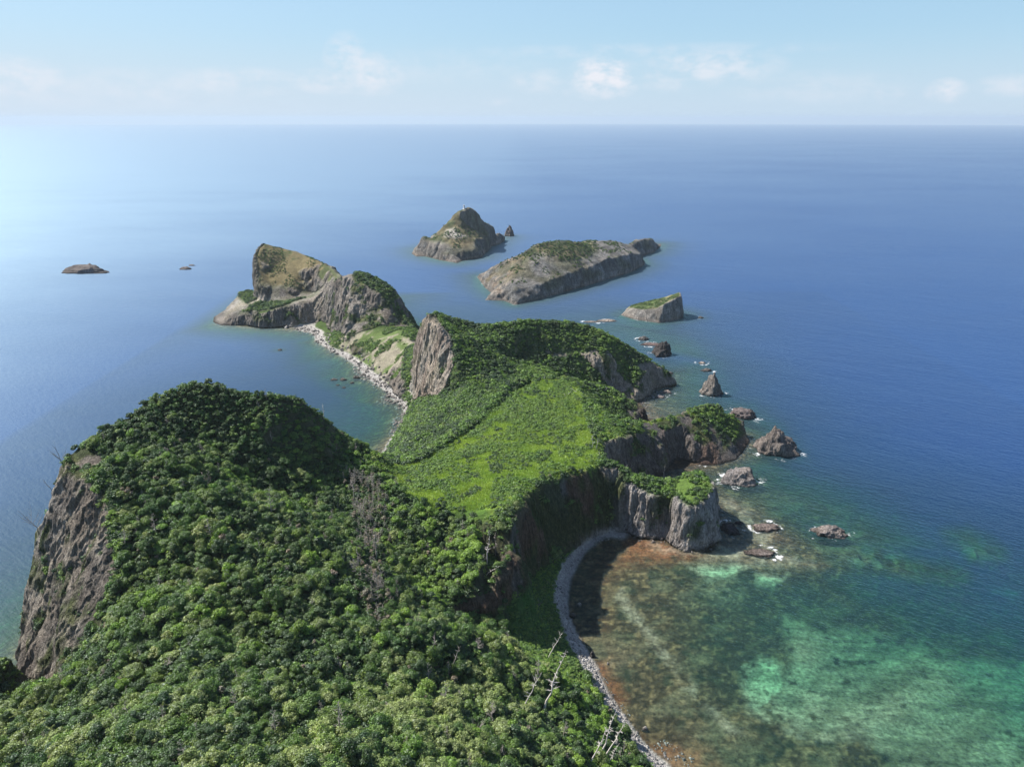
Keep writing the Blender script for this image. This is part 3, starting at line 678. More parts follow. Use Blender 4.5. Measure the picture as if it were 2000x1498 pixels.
def col_B(X, Y, z, gl, px, py):
    n = fbm(X, Y, z, sc=12, octv=4, seed=17); n2 = fbm(X, Y, z, sc=40, octv=3, seed=18)
    top = softpoly(px, py, P_(1015,500,1035,480,1050,468,1130,465,1160,468,1170,490,1150,505,1120,515,1080,505,1050,500,1020,515), 8, 8)
    top = np.maximum(top, .8*softpoly(px, py, P_(990,525,1010,518,1025,530,1005,538), 4, 4))
    top = np.maximum(top, .35*softpoly(px, py, P_(1160,470,1280,465,1280,475,1200,482), 4, 4))
    veg = mixc(fl(X, (.06,.07,.035)), fl(X, (.13,.115,.065)), smooth(-.05,.3,n))
    r = mixc(fl(X, (.21,.205,.195)), fl(X, (.32,.305,.285)), smooth(-.1,.3,n))
    leftp = softpoly(px, py, P_(935,545,950,525,985,508,1015,498,1020,520,1000,545,975,575), 10, 6)
    r = mixc(r, fl(X, (.35,.28,.215)), leftp*smooth(-.3,.2,n)); r = mixc(r, fl(X, (.13,.125,.06)), smooth(.08,.35,n2)*.6*smooth(4,10,z))
    return mixc(r, veg, top), 1-top
def col_C(X, Y, z, gl, px, py):
    n = fbm(X, Y, z, sc=7, octv=4, seed=27)
    top = smooth(1.1,.75,gl)*smooth(5,8,z)
    veg = mixc(fl(X, (.06,.085,.03)), fl(X, (.17,.16,.09)), smooth(-.05,.3,n))
    return mixc(fl(X, (.29,.27,.245)), veg, top), 1-top
ISL_A = island('island', 'far conical island with a white lighthouse on its summit',
  [p(818,492,0), p(832,501,0), p(848,505,0), p(870,510,0), p(893,514,0), p(905,509,0), p(925,506,0), p(941,503,0), p(948,494,0), p(958,482,0), p(972,473,0), p(983,466,0), w(-12,1275,0), w(-30,1285,0), w(-60,1260,0), w(-95,1235,0), w(-130,1200,0), w(-152,1165,0)],
  [[y(905,408,1150), y(915,404,1152), y(928,412,1165), y(938,428,1178), y(959,443,1208), y(972,449,1228), y(978,455,1240)],
   [y(905,408,1150), y(890,419,1140), y(872,438,1132), y(852,461,1122), y(843,466,1120)],
   [y(820,478,1120), y(826,460,1118), y(833,463,1116), y(843,468,1112)],
   [y(850,475,1095), y(870,462,1100), y(885,462,1098), y(905,466,1098), y(925,468,1105), y(940,470,1125), y(955,462,1170)],
   [y(855,490,1072), y(880,494,1065), y(905,490,1070), y(925,486,1085)]],
  [y(895,440,1125), y(915,440,1140), y(935,455,1160), w(-60,1200,42), w(-100,1180,30)], 1.5, col_A, seed=110, amp=2.8)
ISL_B = island('island', 'long grey cliffed island with dark scrub along its back, right of the conical one',
  [p(932,540,0), p(947,560,0), p(968,578,0), p(988,588,0), p(1007,596,0), p(1030,590,0), p(1055,585,0), p(1080,577,0), p(1100,572,0), p(1139,560,0), p(1165,552,0), p(1190,545,0), p(1229,533,0), p(1259,517,0), p(1248,502,0), p(1262,498,0), p(1277,494,0), p(1284,486,0), p(1292,480,0),
   w(255,1215,0), w(225,1205,0), w(195,1165,0), w(160,1110,0), w(115,1060,0), w(65,1005,0), w(10,965,0), w(-35,958,0)],
  [[y(947,530,925), y(980,512,905), y(1010,500,900), y(1022,492,902), y(1049,477,912), y(1070,472,925), y(1100,471,945), y(1133,473,965), y(1148,476,985), y(1160,472,995), y(1205,471,1032), y(1217,476,1052), y(1229,476,1085), y(1244,467,1112), y(1268,464,1142), y(1276,470,1155), y(1284,480,1170)],
   [y(975,560,826), y(1005,565,810), y(1030,562,818), y(1060,550,838), y(1100,538,866), y(1150,522,906), y(1190,506,950), y(1225,497,985), y(1248,494,1030)],
   [y(1000,540,850), y(1040,515,868), y(1070,500,892), y(1110,492,915), y(1160,490,960), y(1205,482,1005)]],
  [y(960,548,870), w(100,1010,38), w(60,960,44), w(170,1080,22), y(1262,485,1125), y(1255,492,1105)], 1.5, col_B, seed=120, amp=3.0)
ISL_C = island('island', 'small wedge-shaped islet with a sloping green top and sheer right end',
  [p(1220,618,0), p(1232,622,0), p(1244,625,0), p(1265,628,0), p(1287,631,0), p(1305,628,0), p(1320,625,0), p(1334,620,0), w(186,752,0), w(178,764,0), w(150,768,0), w(128,760,0), w(118,748,0)],
  [[y(1232,600,747), y(1255,603,733), y(1280,603,727), y(1296,594,728), y(1310,586,731), y(1327,580,737)],
   [y(1230,600,750), y(1245,593,752), y(1270,586,752), y(1300,579,752), y(1327,571,750)], [y(1327,571,750), y(1328,580,738)]], [], .8, col_C, amp=1.3, seed=130)
log('islands')

# ------------------------------------------------------------------ sea stacks, reefs and single rocks
_ico = {}
def icos(n):
    if n not in _ico:
        bm = bmesh.new(); bmesh.ops.create_icosphere(bm, subdivisions=n, radius=1.0)
        _ico[n] = (np.array([v.co[:] for v in bm.verts]), np.array([[v.index for v in f.verts] for f in bm.faces])); bm.free()
    return _ico[n]
ROCK_AT = []
def rock_obj(name, label, cat, px, py, wpx, hpx, dep=1.0, seed=0, col_=(.2,.185,.17), lean=(0,0), peak=1.0, rough=.34, group=None, sub=5, moss=0.0, sink=.3, foam=1):
    """a rock whose waterline centre is seen at (px,py); width and height in photograph pixels"""
    x, yy, _ = p(px, py, 0); _, _, dp = project(x, yy, 0.0)
    a = wpx/2/FPX*float(dp)*1.12; hh = hpx/FPX*float(dp)*.95/math.cos(math.atan2(H, math.hypot(x, yy)))
    v, f = icos(sub); v = v.copy()
    bb = a*dep; yy2 = yy
    n1 = fbm(v[:,0]+seed*3.1, v[:,1], v[:,2]*.8, sc=.9, octv=4, seed=200+seed, gain=.55)
    n2 = fbm(v[:,0]+seed*1.7, v[:,1], v[:,2]*.25, sc=.5, octv=4, seed=240+seed, ridged=True, gain=.6)
    n3 = fbm(v[:,0], v[:,1]+seed, v[:,2], sc=.16, octv=3, seed=260+seed)
    rq = np.random.default_rng(700+seed); r = np.full(len(v), 1.12)
    for k in range(26):                                  # fracture planes give broken flat faces
        nv = rq.normal(size=3); nv[2] = nv[2]*.55+.15; nv /= np.linalg.norm(nv); dk = rq.uniform(.66, 1.0)
        dt = v @ nv; r = np.minimum(r, np.where(dt > .05, dk/np.maximum(dt, .05), 9))
    r = r*(1 + rough*.75*n1 + rough*.7*n2 + rough*.45*n3)
    up = np.clip(v[:,2], 0, 1); pz = np.maximum(v[:,2]*r, 0); pz = pz/pz.max()
    taper = 1 - (1-1/(1+peak*.8))*pz
    X = v[:,0]*r*a*taper*1.2 + lean[0]*pz*hh*1.3; Y = v[:,1]*r*bb*taper*1.2 + lean[1]*pz*hh
    ledge = .07*np.sin(pz*19+3*n1)*(pz > .02)
    Zr = np.where(v[:,2] > 0, hh*np.clip(pz*1.12+ledge*.5, 0, 2), v[:,2]*min(hh*sink+1.2, 6))
    cm = fbm(X, Y, Zr, sc=max(a*.5, 1), octv=4, seed=270)
    alb = mixc(fl(X, col_), fl(X, tuple(min(1, c*1.55) for c in col_)), smooth(-.15,.35,cm))
    if moss: alb = mixc(alb, fl(X, (.10,.15,.04)), smooth(.55,.8,up+.2*cm)*moss)
    wt = smooth(max(.9, hh*.08), .2, Zr); alb = mixc(alb, alb*.4, wt)
    o = newmesh(name, np.stack([X, Y, Zr], -1), f, M_GROUND, attrs={'alb': alb, 'rock': np.ones(len(X)), 'peb': np.zeros(len(X))})
    o.location = (x, yy2, 0); tag(o, label, cat, group)
    if foam: ROCK_AT.append((x, yy2, a, bb))
    return o
DK = (.125,.115,.108); GY_ = (.205,.19,.18); PALE = (.36,.31,.27)
rock_obj('sea_stack', 'tall pointed grey sea stack standing alone beyond the green rocky spur', 'sea stack', 1391, 768, 36, 38, .9, 1, GY_, (-.05,.0), .8)
rock_obj('sea_stack', 'broad jagged grey-brown sea stack right of the end of the green spur', 'sea stack', 1517, 880, 62, 44, .8, 2, (.19,.165,.15), (.02,0), .45)
rock_obj('sea_stack', 'low craggy grey sea rock between the spur and the columned bluff', 'sea stack', 1444, 939, 56, 22, .75, 3, (.23,.21,.2), (.1,0), .7)
rock_obj('sea_stack', 'low dark flat-backed rock in surf behind the tip of the spur', 'sea stack', 1451, 811, 44, 13, .9, 4, (.15,.125,.12), (0,0), .3)
rock_obj('sea_stack', 'rounded near-black sea stack at the foot of the far hill', 'sea stack', 1291, 692, 30, 24, .9, 5, (.07,.065,.065), (.05,0), .5)
rock_obj('rock', 'tiny dark rock just beyond the rounded black stack', 'rock', 1257, 663, 17, 7, .8, 6, DK, (0,0), .9, sub=4)
rock_obj('reef', 'curved low brown reef behind the rounded black stack', 'reef', 1272, 673, 36, 3.5, .5, 7, (.2,.15,.14), sub=4)
rock_obj('rock', 'small pale surf-washed rock, farther of the two beyond the pointed stack', 'rock', 1371, 709, 13, 2.5, .7, 8, PALE, sub=4)
rock_obj('rock', 'small dark rock, nearer of the two beyond the pointed stack', 'rock', 1379, 724, 17, 4.5, .7, 9, DK, sub=4)
rock_obj('reef', 'pale flat reef near the long island, behind the crest of the far hill', 'reef', 1182, 627, 34, 3, .4, 10, PALE, sub=4)
rock_obj('reef', 'thin pale reef just left of the flat reef behind the far hill', 'reef', 1155, 629, 24, 2, .4, 11, PALE, sub=4)
rock_obj('rock', 'tiny rock in the sea right of the wedge-shaped islet', 'rock', 1369, 621, 9, 3, .8, 12, DK, sub=3)
rock_obj('sea_stack', 'slim upright stack beside the conical island', 'sea stack', 994, 461, 15, 20, .8, 13, (.21,.18,.16), (-.03,0), .9)
rock_obj('reef', 'jagged brown reef with a dark hump far out on the left', 'reef', 167, 531, 74, 15, .45, 14, (.15,.13,.12), (.25,0), 1.0)
rock_obj('reef', 'low reef in two bits far out left, nearer the headland end', 'reef', 362, 526, 22, 5, .5, 15, (.2,.17,.155), sub=4)
rock_obj('rock', 'small rock beside the two-bit reef far out left', 'rock', 375, 519, 11, 2, .5, 16, (.2,.17,.155), sub=3)
rock_obj('reef', 'craggy grey reef standing alone off the columned bluff on the right', 'reef', 1616, 1040, 52, 13, .55, 17, (.24,.21,.195), (.08,0), .4, rough=.5)
rock_obj('reef', 'low brown reef between the columned bluff and the lone reef', 'reef', 1496, 1030, 38, 5, .6, 18, (.2,.165,.15), (0,0), .3, rough=.5)
rock_obj('reef', 'flat brown reef nearest the turquoise patches off the bluff', 'reef', 1487, 1080, 42, 2.5, .6, 19, (.23,.19,.17), (0,0), .2, rough=.5)
rock_obj('rock', 'broken black rock in the shadow right of the columned bluff', 'rock', 1424, 1032, 22, 4, 1.5, 20, (.06,.055,.06), rough=.6)
rock_obj('rock', 'small black rock at the right of the shadowed one', 'rock', 1443, 1021, 12, 3, .7, 21, (.06,.055,.06), rough=.5, sub=4)
rock_obj('sea_stack', 'small dark spire in the cove between the meadow and the spur', 'sea stack', 1254, 822, 20, 26, .8, 22, (.1,.085,.08), (0,0), 1.2)
rock_obj('rock', 'pale rock in the cove below the right-hand cliff, farther one', 'rock', 1301, 767, 17, 5, .6, 23, (.3,.25,.23), sub=4)
rock_obj('rock', 'pale rock in the cove below the right-hand cliff, nearer one', 'rock', 1289, 776, 14, 4, .6, 24, (.3,.25,.23), sub=4)
rock_obj('rock', 'low dark ledge at the foot of the right-hand cliff point', 'rock', 1302, 729, 22, 5, .6, 25, (.15,.13,.125), sub=4)
rock_obj('rock', 'tiny rock alone in the left bay', 'rock', 547, 684, 8, 2.5, .8, 26, DK, sub=3)
for k, (a_, b_, c_, d_) in enumerate([(652,742,12,3),(670,742,12,4),(695,738,10,5),(688,748,8,2.5),(660,752,7,1.5),(672,757,8,1.5)]):
    rock_obj('boulder', 'dark rock of the little row off the left beach', 'boulder', a_, b_, c_, d_, .8, 30+k, DK, group='row of dark rocks off the left beach', sub=3)
for k, (a_, b_, c_, d_, l_) in enumerate([(1157,1281,9,9,'dark boulder on the strand where the shadow ends'),(1259,1423,9,5,'pale boulder alone in the shallows near the bottom of the bay'),(1187,1296,4,3,'tiny pale boulder off the orange weed'),(1131,1180,10,3,'pale slab in the shadowed shallows'),(1120,1203,12,5,'dark broken boulder at the shadowed waterline'),(560,641,9,5,'pale boulder at the foot of the far left cliffs'),(1270,1050,14,4,'low dark boulder at the foot of the columned bluff')]):
    rock_obj('boulder', l_, 'boulder', a_, b_, c_, d_, .8, 40+k, (.38,.36,.34) if 'pale' in l_ else (.1,.095,.09), sub=3, foam=0)
# boulder fields of the two beaches: nobody could count them
def boulder_field(name, polys, dens, rmin, rmax, label, seed, colr, zlo=-.8, zhi=6):
    rg = np.random.default_rng(seed); v0, f0 = icos(1)
    V, F, Cc = [], [], []
    n = 0
    for q, num in polys:
        xs = [a for a, _ in q]; ys = [b_ for _, b_ in q]; got = 0; tries = 0
        while got < num and tries < num*12:
            tries += 1
            a = rg.uniform(min(xs), max(xs)); b_ = rg.uniform(min(ys), max(ys))
            if not inpoly(np.array([a]), np.array([b_]), q)[0]: continue
            x, yy, _ = p(a, b_, 1.0); z = float(hgt(x, yy))
            if z < zlo or z > zhi: continue
            s = rmin*(rmax/rmin)**(rg.random()**2.2)
            vv = v0*(1+.28*rg.normal(size=(len(v0), 1)))*s*np.array([1, rg.uniform(.7,1), rg.uniform(.5,.85)])
            an = rg.uniform(0, 6.28); ca, sa = math.cos(an), math.sin(an)
            vv = np.stack([vv[:,0]*ca-vv[:,1]*sa+x, vv[:,0]*sa+vv[:,1]*ca+yy, vv[:,2]+z+s*.15], -1)
            V.append(vv); F.append(f0+n); n += len(v0)
            c = np.array(colr)*rg.uniform(.5, 1.5); Cc.append(np.broadcast_to(c, (len(v0), 3))); got += 1
    V = np.concatenate(V); F = np.concatenate(F); Cc = np.concatenate(Cc)
    o = newmesh(name, V, F, M_GROUND, smooth_=False, attrs={'alb': np.clip(Cc, 0, .8), 'rock': np.full(len(V), .6), 'peb': np.zeros(len(V))})
    tag(o, label, None, None, 'stuff'); return o
boulder_field('beach_boulders', [(P_(575,640,600,636,650,660,655,690,625,680,600,655), 260), (P_(650,675,700,690,760,740,800,785,806,800,795,830,780,800,700,730,640,692), 700), (P_(700,730,770,790,790,830,760,850,740,800,690,735), 160), (P_(740,890,775,830,800,800,790,850), 60)],
   1, .35, 1.9, 'grey and pale boulders strewn along the left beach', 5, (.25,.235,.22), zlo=-1.6)
boulder_field('beach_stones', [(P_(1078,1150,1105,1130,1108,1200,1125,1250,1165,1310,1185,1345,1160,1345,1115,1262,1082,1190), 600), (P_(1085,1085,1160,1035,1215,1028,1215,1042,1150,1066,1105,1120), 200), (P_(1160,1345,1190,1350,1300,1498,1275,1498,1200,1410), 260), (P_(1290,1430,1400,1498,1340,1498,1270,1460), 90), (P_(1170,1300,1230,1380,1250,1440,1215,1400,1160,1310), 60)],
   1, .16, .7, 'pale stones strewn along the narrow bay beach', 6, (.38,.37,.36), zlo=-.7)
boulder_field('cove_boulders', [(P_(1205,770,1290,745,1310,735,1300,770,1270,795,1240,800,1215,785), 160), (P_(1330,1000,1340,1080,1400,1068,1405,1050), 25), (P_(1215,1030,1300,1045,1330,1070,1300,1062,1230,1050), 40)],
   1, .3, 1.3, 'dark boulders at the foot of the right-hand cliffs', 8, (.2,.18,.17), zlo=-1.4)
log('rocks')

# ------------------------------------------------------------------ the sea
def dist_poly(X, Y, poly):
    d = np.full(X.shape, 1e9); n = len(poly)
    for i in range(n):
        x1, y1 = poly[i]; x2, y2 = poly[(i+1) % n]
        dx, dy = x2-x1, y2-y1; t = np.clip(((X-x1)*dx+(Y-y1)*dy)/(dx*dx+dy*dy+1e-9), 0, 1)
        d = np.minimum(d, np.hypot(X-x1-t*dx, Y-y1-t*dy))
    return d
SX0, SX1, SY0, SY1, SS = -400., 420., 20., 1400., 2.0
snx, sny = int((SX1-SX0)/SS)+1, int((SY1-SY0)/SS)+1
SXg, SYg = np.meshgrid(SX0+np.arange(snx)*SS, SY0+np.arange(sny)*SS)
inside = (SXg > GX0) & (SXg < GX1) & (SYg < GY1)
Zdep = blur(np.minimum(Z, 0), 1)
ii = np.clip(((SXg-GX0)/ST).astype(int), 0, nx-1); jj = np.clip(((SYg-GY0)/ST).astype(int), 0, ny-1)
dep = np.where(inside, -Zdep[jj, ii], 40.0)
edge_d = np.minimum.reduce([SXg-GX0, GX1-SXg, GY1-SYg]); dep = np.where(inside, np.maximum(dep, 26-edge_d*.8), dep)
shore = np.zeros(SXg.shape); fo = np.zeros(SXg.shape)
for I in (ISL_A, ISL_B, ISL_C):
    ds = dist_poly(SXg, SYg, I['poly'])
    ins = inpoly(SXg, SYg, I['poly'])
    dep = np.minimum(dep, np.where(ins, 2, 4.5+ds*.42)); fo = np.maximum(fo, np.clip(1-ds/5, 0, 1)*.75)
for (x, yy, a, b_) in ROCK_AT:
    ds = np.hypot((SXg-x)/(a+3), (SYg-yy)/(b_+3)); fo = np.maximum(fo, np.clip(1.9-ds, 0, 1)*smooth(.4,1.0,ds)*.8*(1.0 if x > 60 else .35))
    if yy > 600 or x > 180: dep = np.minimum(dep, np.where(ds < 4, 6+ds*5, 99))
cd = smooth(2.2, .2, dep)
fo = np.maximum(fo, cd*np.where((SXg > 95) & (SYg > 370), .5, .15))
far = [-30000., -8000., -2500., -900.]; 
def band(vals, inner): return np.array(vals)
FARD = np.array([700,1000,1500,2200,3200,4500,6500,9000,12500,17000,23000,30000,38000,46000,54000,62000,70000.]); NF = len(FARD)
xs = np.concatenate([-FARD[::-1], SX0+np.arange(snx)*SS, FARD])
ys = np.concatenate([np.concatenate([-FARD[:0:-1], [-150.]]), SY0+np.arange(sny)*SS, FARD+1000])
XX, YY = np.meshgrid(xs, ys)
def padf(a, v):
    q = np.full(XX.shape, float(v)); q[NF:-NF, NF:-NF] = a; return q
dep = padf(dep, 60); fo = padf(fo, 0)
dep[:NF, NF:-NF] = np.where(xs[None, NF:-NF] < 60, 4, dep[NF, NF:-NF][None])  # below the frame
m, b_ = new_mat('sea_water')
pos = b_.n('ShaderNodeNewGeometry').outputs['Position']
D = b_.n('ShaderNodeAttribute', {'attribute_name': 'depth'}).outputs['Fac']
FO = b_.n('ShaderNodeAttribute', {'attribute_name': 'foam'}).outputs['Fac']
ed = lambda k: b_.math('EXPONENT', b_.math('MULTIPLY', D, -k))
tr = b_.n('ShaderNodeCombineColor', None, Red=ed(.19), Green=ed(.045), Blue=ed(.10)).outputs[0]
transp = b_.n('ShaderNodeBsdfTransparent', None, Color=tr)
sc0 = b_.math('SUBTRACT', 1.0, ed(.072))
rough_sc = b_.noise(b_.scale(pos, .004, .012, 0), 1, 4, .6)
body = b_.ramp(b_.math('DIVIDE', D, 26.0, clamp=True), [(0, (.005,.050,.042)), (.22, (.003,.055,.078)), (.45, (.0015,.034,.105)), (.9, (.001,.034,.146))])
body = b_.mix(b_.rng(rough_sc, .35, .65, 0, .35), body, b_.mix(1.0, body, (.72,.8,.85,1), 'MULTIPLY'))
dif = b_.n('ShaderNodeBsdfDiffuse', None, Color=body)
mx = b_.n('ShaderNodeMixShader', None, i0=sc0, i1=transp, i2=dif)
rot = b_.n('ShaderNodeMapping', None, Vector=pos, Rotation=(0, 0, math.radians(33)), Scale=(1, 1, 1)).outputs[0]
w1 = b_.noise(b_.scale(rot, .13, .36, 0), 1, 5, .68)
w2 = b_.noise(b_.scale(pos, .55, .8, 0), 1, 4, .6)
w3 = b_.noise(b_.scale(rot, .012, .05, 0), 1, 3, .6)
hgt_ = b_.math('ADD', b_.math('MULTIPLY', w1, 1.1), b_.math('MULTIPLY', w2, .5)); hgt_ = b_.math('ADD', hgt_, b_.math('MULTIPLY', w3, .9))
calm = b_.rng(b_.n('ShaderNodeSeparateXYZ', None, Vector=pos).outputs[0], -150, 120, .35, 1.0)
bp = b_.n('ShaderNodeBump', None, Strength=calm, Distance=.75, Height=hgt_)
glossy = b_.n('ShaderNodeBsdfGlossy', None, Color=(.74,.95,1,1), Roughness=.52, Normal=bp.outputs[0])
fr = b_.n('ShaderNodeFresnel', None, IOR=1.33, Normal=bp.outputs[0]).outputs[0]
wind_sheen = b_.rng(b_.noise(b_.scale(pos, .0012, .0022, 0), 1, 5, .6), .35, .65, .44, .57)
wind_sheen = b_.math('MULTIPLY', wind_sheen, b_.rng(b_.n('ShaderNodeSeparateXYZ', None, Vector=pos).outputs[0], -500, 100, 1.35, 1.0))  # reflection raised toward the left, painting in the paler glare there
fr = b_.math('MINIMUM', b_.math('MULTIPLY', fr, wind_sheen), .36)
mx2 = b_.n('ShaderNodeMixShader', None, i0=fr, i1=mx, i2=glossy)
fn = b_.noise(pos, .45, 8, .75)
FOv = b_.math('MULTIPLY', FO, b_.rng(b_.noise(pos, .09, 3, .6), .38, .62, .25, 1.25))
fm = b_.rng(b_.math('ADD', b_.math('MULTIPLY', FOv, .5), fn), .84, 1.0, 0, .85)
foam_sh = b_.n('ShaderNodeBsdfDiffuse', None, Color=(.8,.82,.84,1))
mx3 = b_.n('ShaderNodeMixShader', None, i0=fm, i1=mx2, i2=foam_sh)
finish(b_, mx3.outputs[0])
sea_o = newmesh('sea', np.stack([XX, YY, -(XX**2+YY**2)/(2*7.4e6)], -1).reshape(-1, 3), grid_faces(len(xs), len(ys)), m, attrs={'depth': dep.ravel(), 'foam': fo.ravel()})
tag(sea_o, 'deep blue sea, green and brown over the shallow bay', kind='structure')
m2, b_ = new_mat('deep_bed'); finish(b_, b_.n('ShaderNodeBsdfDiffuse', None, Color=(.01,.03,.05,1)).outputs[0])
dbed = newmesh('seabed', [(-7000,-7000,-36),(7000,-7000,-36),(7000,7000,-36),(-7000,7000,-36)], [[0,1,2,3]], m2)
tag(dbed, kind='structure')
# ------------------------------------------------------------------ sea haze
HZ = 4.2e-5
bm = bmesh.new(); bmesh.ops.create_cube(bm, size=1)
hm = bpy.data.meshes.new('haze'); bm.to_mesh(hm); bm.free()
haze = bpy.data.objects.new('haze', hm); COL.objects.link(haze)
haze.scale = (144000, 144000, 262+700); haze.location = (0, 0, (262-700)/2)
m3, b_ = new_mat('haze'); vol = b_.n('ShaderNodeVolumePrincipled', None, Color=(.59,.685,.75,1), Density=HZ, Anisotropy=.12)
o_ = b_.n('ShaderNodeOutputMaterial'); b_.t.links.new(vol.outputs[0], o_.inputs['Volume']); hm.materials.append(m3)
tag(haze, kind='stuff')
log('sea')
# ------------------------------------------------------------------ plants
def leaf_material(name, ramp_stops, transl=.25, gain=1.18):
    m, b_ = new_mat(name)
    rnd = b_.n('ShaderNodeObjectInfo').outputs['Random']
    tint = b_.n('ShaderNodeAttribute', {'attribute_name': 'tint'}).outputs['Fac']
    c = b_.ramp(rnd, ramp_stops)
    c2 = b_.vmath('SCALE', c); b_.put(c2.node.inputs['Scale'], b_.math('MULTIPLY', tint, gain))
    pos = b_.n('ShaderNodeNewGeometry').outputs['Position']
    big = b_.ramp(b_.noise(pos, .035, 3, .6), [(.3, (.78,.86,.80)), (.7, (1.22,1.12,1.05))])
    c2 = b_.mix(1.0, c2, big, 'MULTIPLY')
    d = b_.n('ShaderNodeBsdfDiffuse', None, Color=c2)
    t = b_.n('ShaderNodeBsdfTranslucent', None, Color=b_.mix(1.0, c2, (1.2,1.3,.6,1), 'MULTIPLY'))
    g = b_.n('ShaderNodeBsdfGlossy', None, Color=(.8,.9,.9,1), Roughness=.45)
    s = b_.n('ShaderNodeMixShader', None, i0=transl, i1=d, i2=t)
    s = b_.n('ShaderNodeMixShader', None, i0=.045, i1=s, i2=g)
    finish(b_, s.outputs[0]); return m
M_LEAF = leaf_material('leaves', [(0, (.055,.105,.020)), (.3, (.085,.155,.024)), (.55, (.060,.125,.03)), (.8, (.13,.20,.032)), (1, (.14,.19,.06))])
M_PALE = leaf_material('pale_leaves', [(0, (.17,.225,.07)), (.5, (.25,.30,.115)), (1, (.16,.25,.055))])
M_BRIGHT = leaf_material('bright_leaves', [(0, (.13,.24,.028)), (.5, (.18,.29,.035)), (1, (.12,.22,.03))])
M_DARK = leaf_material('dark_leaves', [(0, (.032,.066,.018)), (.5, (.05,.088,.022)), (1, (.04,.08,.03))])
M_BRUSH = leaf_material('shrub_leaves', [(0, (.075,.15,.02)), (.5, (.15,.25,.034)), (1, (.11,.20,.035))])
M_DRY = leaf_material('dry_leaves', [(0, (.19,.155,.115)), (.5, (.24,.19,.145)), (1, (.16,.145,.10))], .1)
M_GRASS = leaf_material('grass_blades', [(0, (.20,.29,.04)), (.5, (.27,.36,.065)), (1, (.17,.265,.04))], .35)
m_, b_ = new_mat('bark'); finish(b_, b_.n('ShaderNodeBsdfDiffuse', None, Color=b_.ramp(b_.noise(b_.n('ShaderNodeNewGeometry').outputs['Position'], 3, 4), [(.3,(.09,.075,.06)), (.7,(.19,.165,.14))])).outputs[0]); M_BARK = m_
m_, b_ = new_mat('bleached_wood'); finish(b_, b_.n('ShaderNodeBsdfDiffuse', None, Color=b_.ramp(b_.noise(b_.n('ShaderNodeNewGeometry').outputs['Position'], 4, 4), [(.3,(.42,.39,.36)), (.7,(.66,.63,.60))])).outputs[0]); M_DEAD = m_
m_, b_ = new_mat('weathered_wood'); finish(b_, b_.n('ShaderNodeBsdfDiffuse', None, Color=b_.ramp(b_.noise(b_.n('ShaderNodeNewGeometry').outputs['Position'], 4, 4), [(.3,(.24,.215,.19)), (.7,(.42,.39,.36))])).outputs[0]); M_DEAD2 = m_

def crown_mesh(seed, radius=2.6, height=3.2, lobes=16, leaves=125, leaf=.31, base=1.1, lobe_r=(.22,.5), flat=.8):
    """crown of leaf-sized bent quads on overlapping lobes, with a ragged inner core"""
    rg = np.random.default_rng(seed)
    V, T = [], []; F = []; n = 0
    cs = []
    for k in range(lobes):
        ang = k*2.399 + rg.uniform(-.4,.4); u = (k+.5)/lobes
        rr = radius*.76*math.sqrt(u)*rg.uniform(.5,1.3); hz = base + height*(1-(rr/radius)**2*rg.uniform(.6,1.25))*.72 + rg.uniform(-.35,.45)
        cs.append((rr*math.cos(ang), rr*math.sin(ang), hz, radius*rg.uniform(*lobe_r)))
    for (cx, cy, cz, lr) in cs:
        m = int(leaves*(lr/(radius*.4))**2)
        d = rg.normal(size=(m, 3)); d[:,2] = np.abs(d[:,2])*1.1-.25; d /= np.linalg.norm(d, axis=1)[:, None]
        r = lr*(rg.uniform(.72, 1.08, m))[:, None]*np.array([1,1,flat])
        c = np.array([cx, cy, cz]) + d*r
        nrm = d + rg.normal(size=(m, 3))*.38; nrm[:,2] += .25; nrm /= np.linalg.norm(nrm, axis=1)[:, None]
        a = np.cross(nrm, rg.normal(size=(m, 3))); a /= np.linalg.norm(a, axis=1)[:, None]+1e-9
        bb = np.cross(nrm, a); s = leaf*rg.uniform(.6, 1.25, m)[:, None]
        lob_t = rg.uniform(.74, 1.26)
        q = np.stack([c-a*s*.5, c+bb*s*.38+nrm*s*.1, c+a*s*.5, c-bb*s*.38+nrm*s*.1], 1)
        V.append(q.reshape(-1, 3)); F.append(n+np.arange(m*4).reshape(-1, 4)); n += m*4
        T.append(np.repeat((.55+.95*rg.random(m)**1.3)*lob_t, 4))
    v0, f0 = icos(2)
    for (cx, cy, cz, lr) in cs[::2]:
        vv = v0*(.74+.1*rg.normal(size=(len(v0), 1)))*lr*np.array([1,1,flat]) + np.array([cx, cy, cz])
        q = np.concatenate([f0, f0[:, 2:3]], 1)
        V.append(vv[f0].reshape(-1, 3)); tri = n+np.arange(len(f0)*3).reshape(-1, 3); F.append(np.concatenate([tri, tri[:, 2:3]], 1)); n += len(f0)*3
        T.append(np.full(len(f0)*3, .55))
    return np.concatenate(V), np.concatenate(F), np.concatenate(T)
def crown_me(name, mat, **k):
    V, F, T = crown_mesh(**k)
    me = bpy.data.meshes.new(name)
    faces = [tuple(f) if f[2] != f[3] else tuple(f[:3]) for f in F.tolist()]
    me.from_pydata(V.tolist(), [], faces)
    a = me.attributes.new('tint', 'FLOAT', 'POINT'); a.data.foreach_set('value', T.astype(np.float32))
    me.materials.append(mat); return me
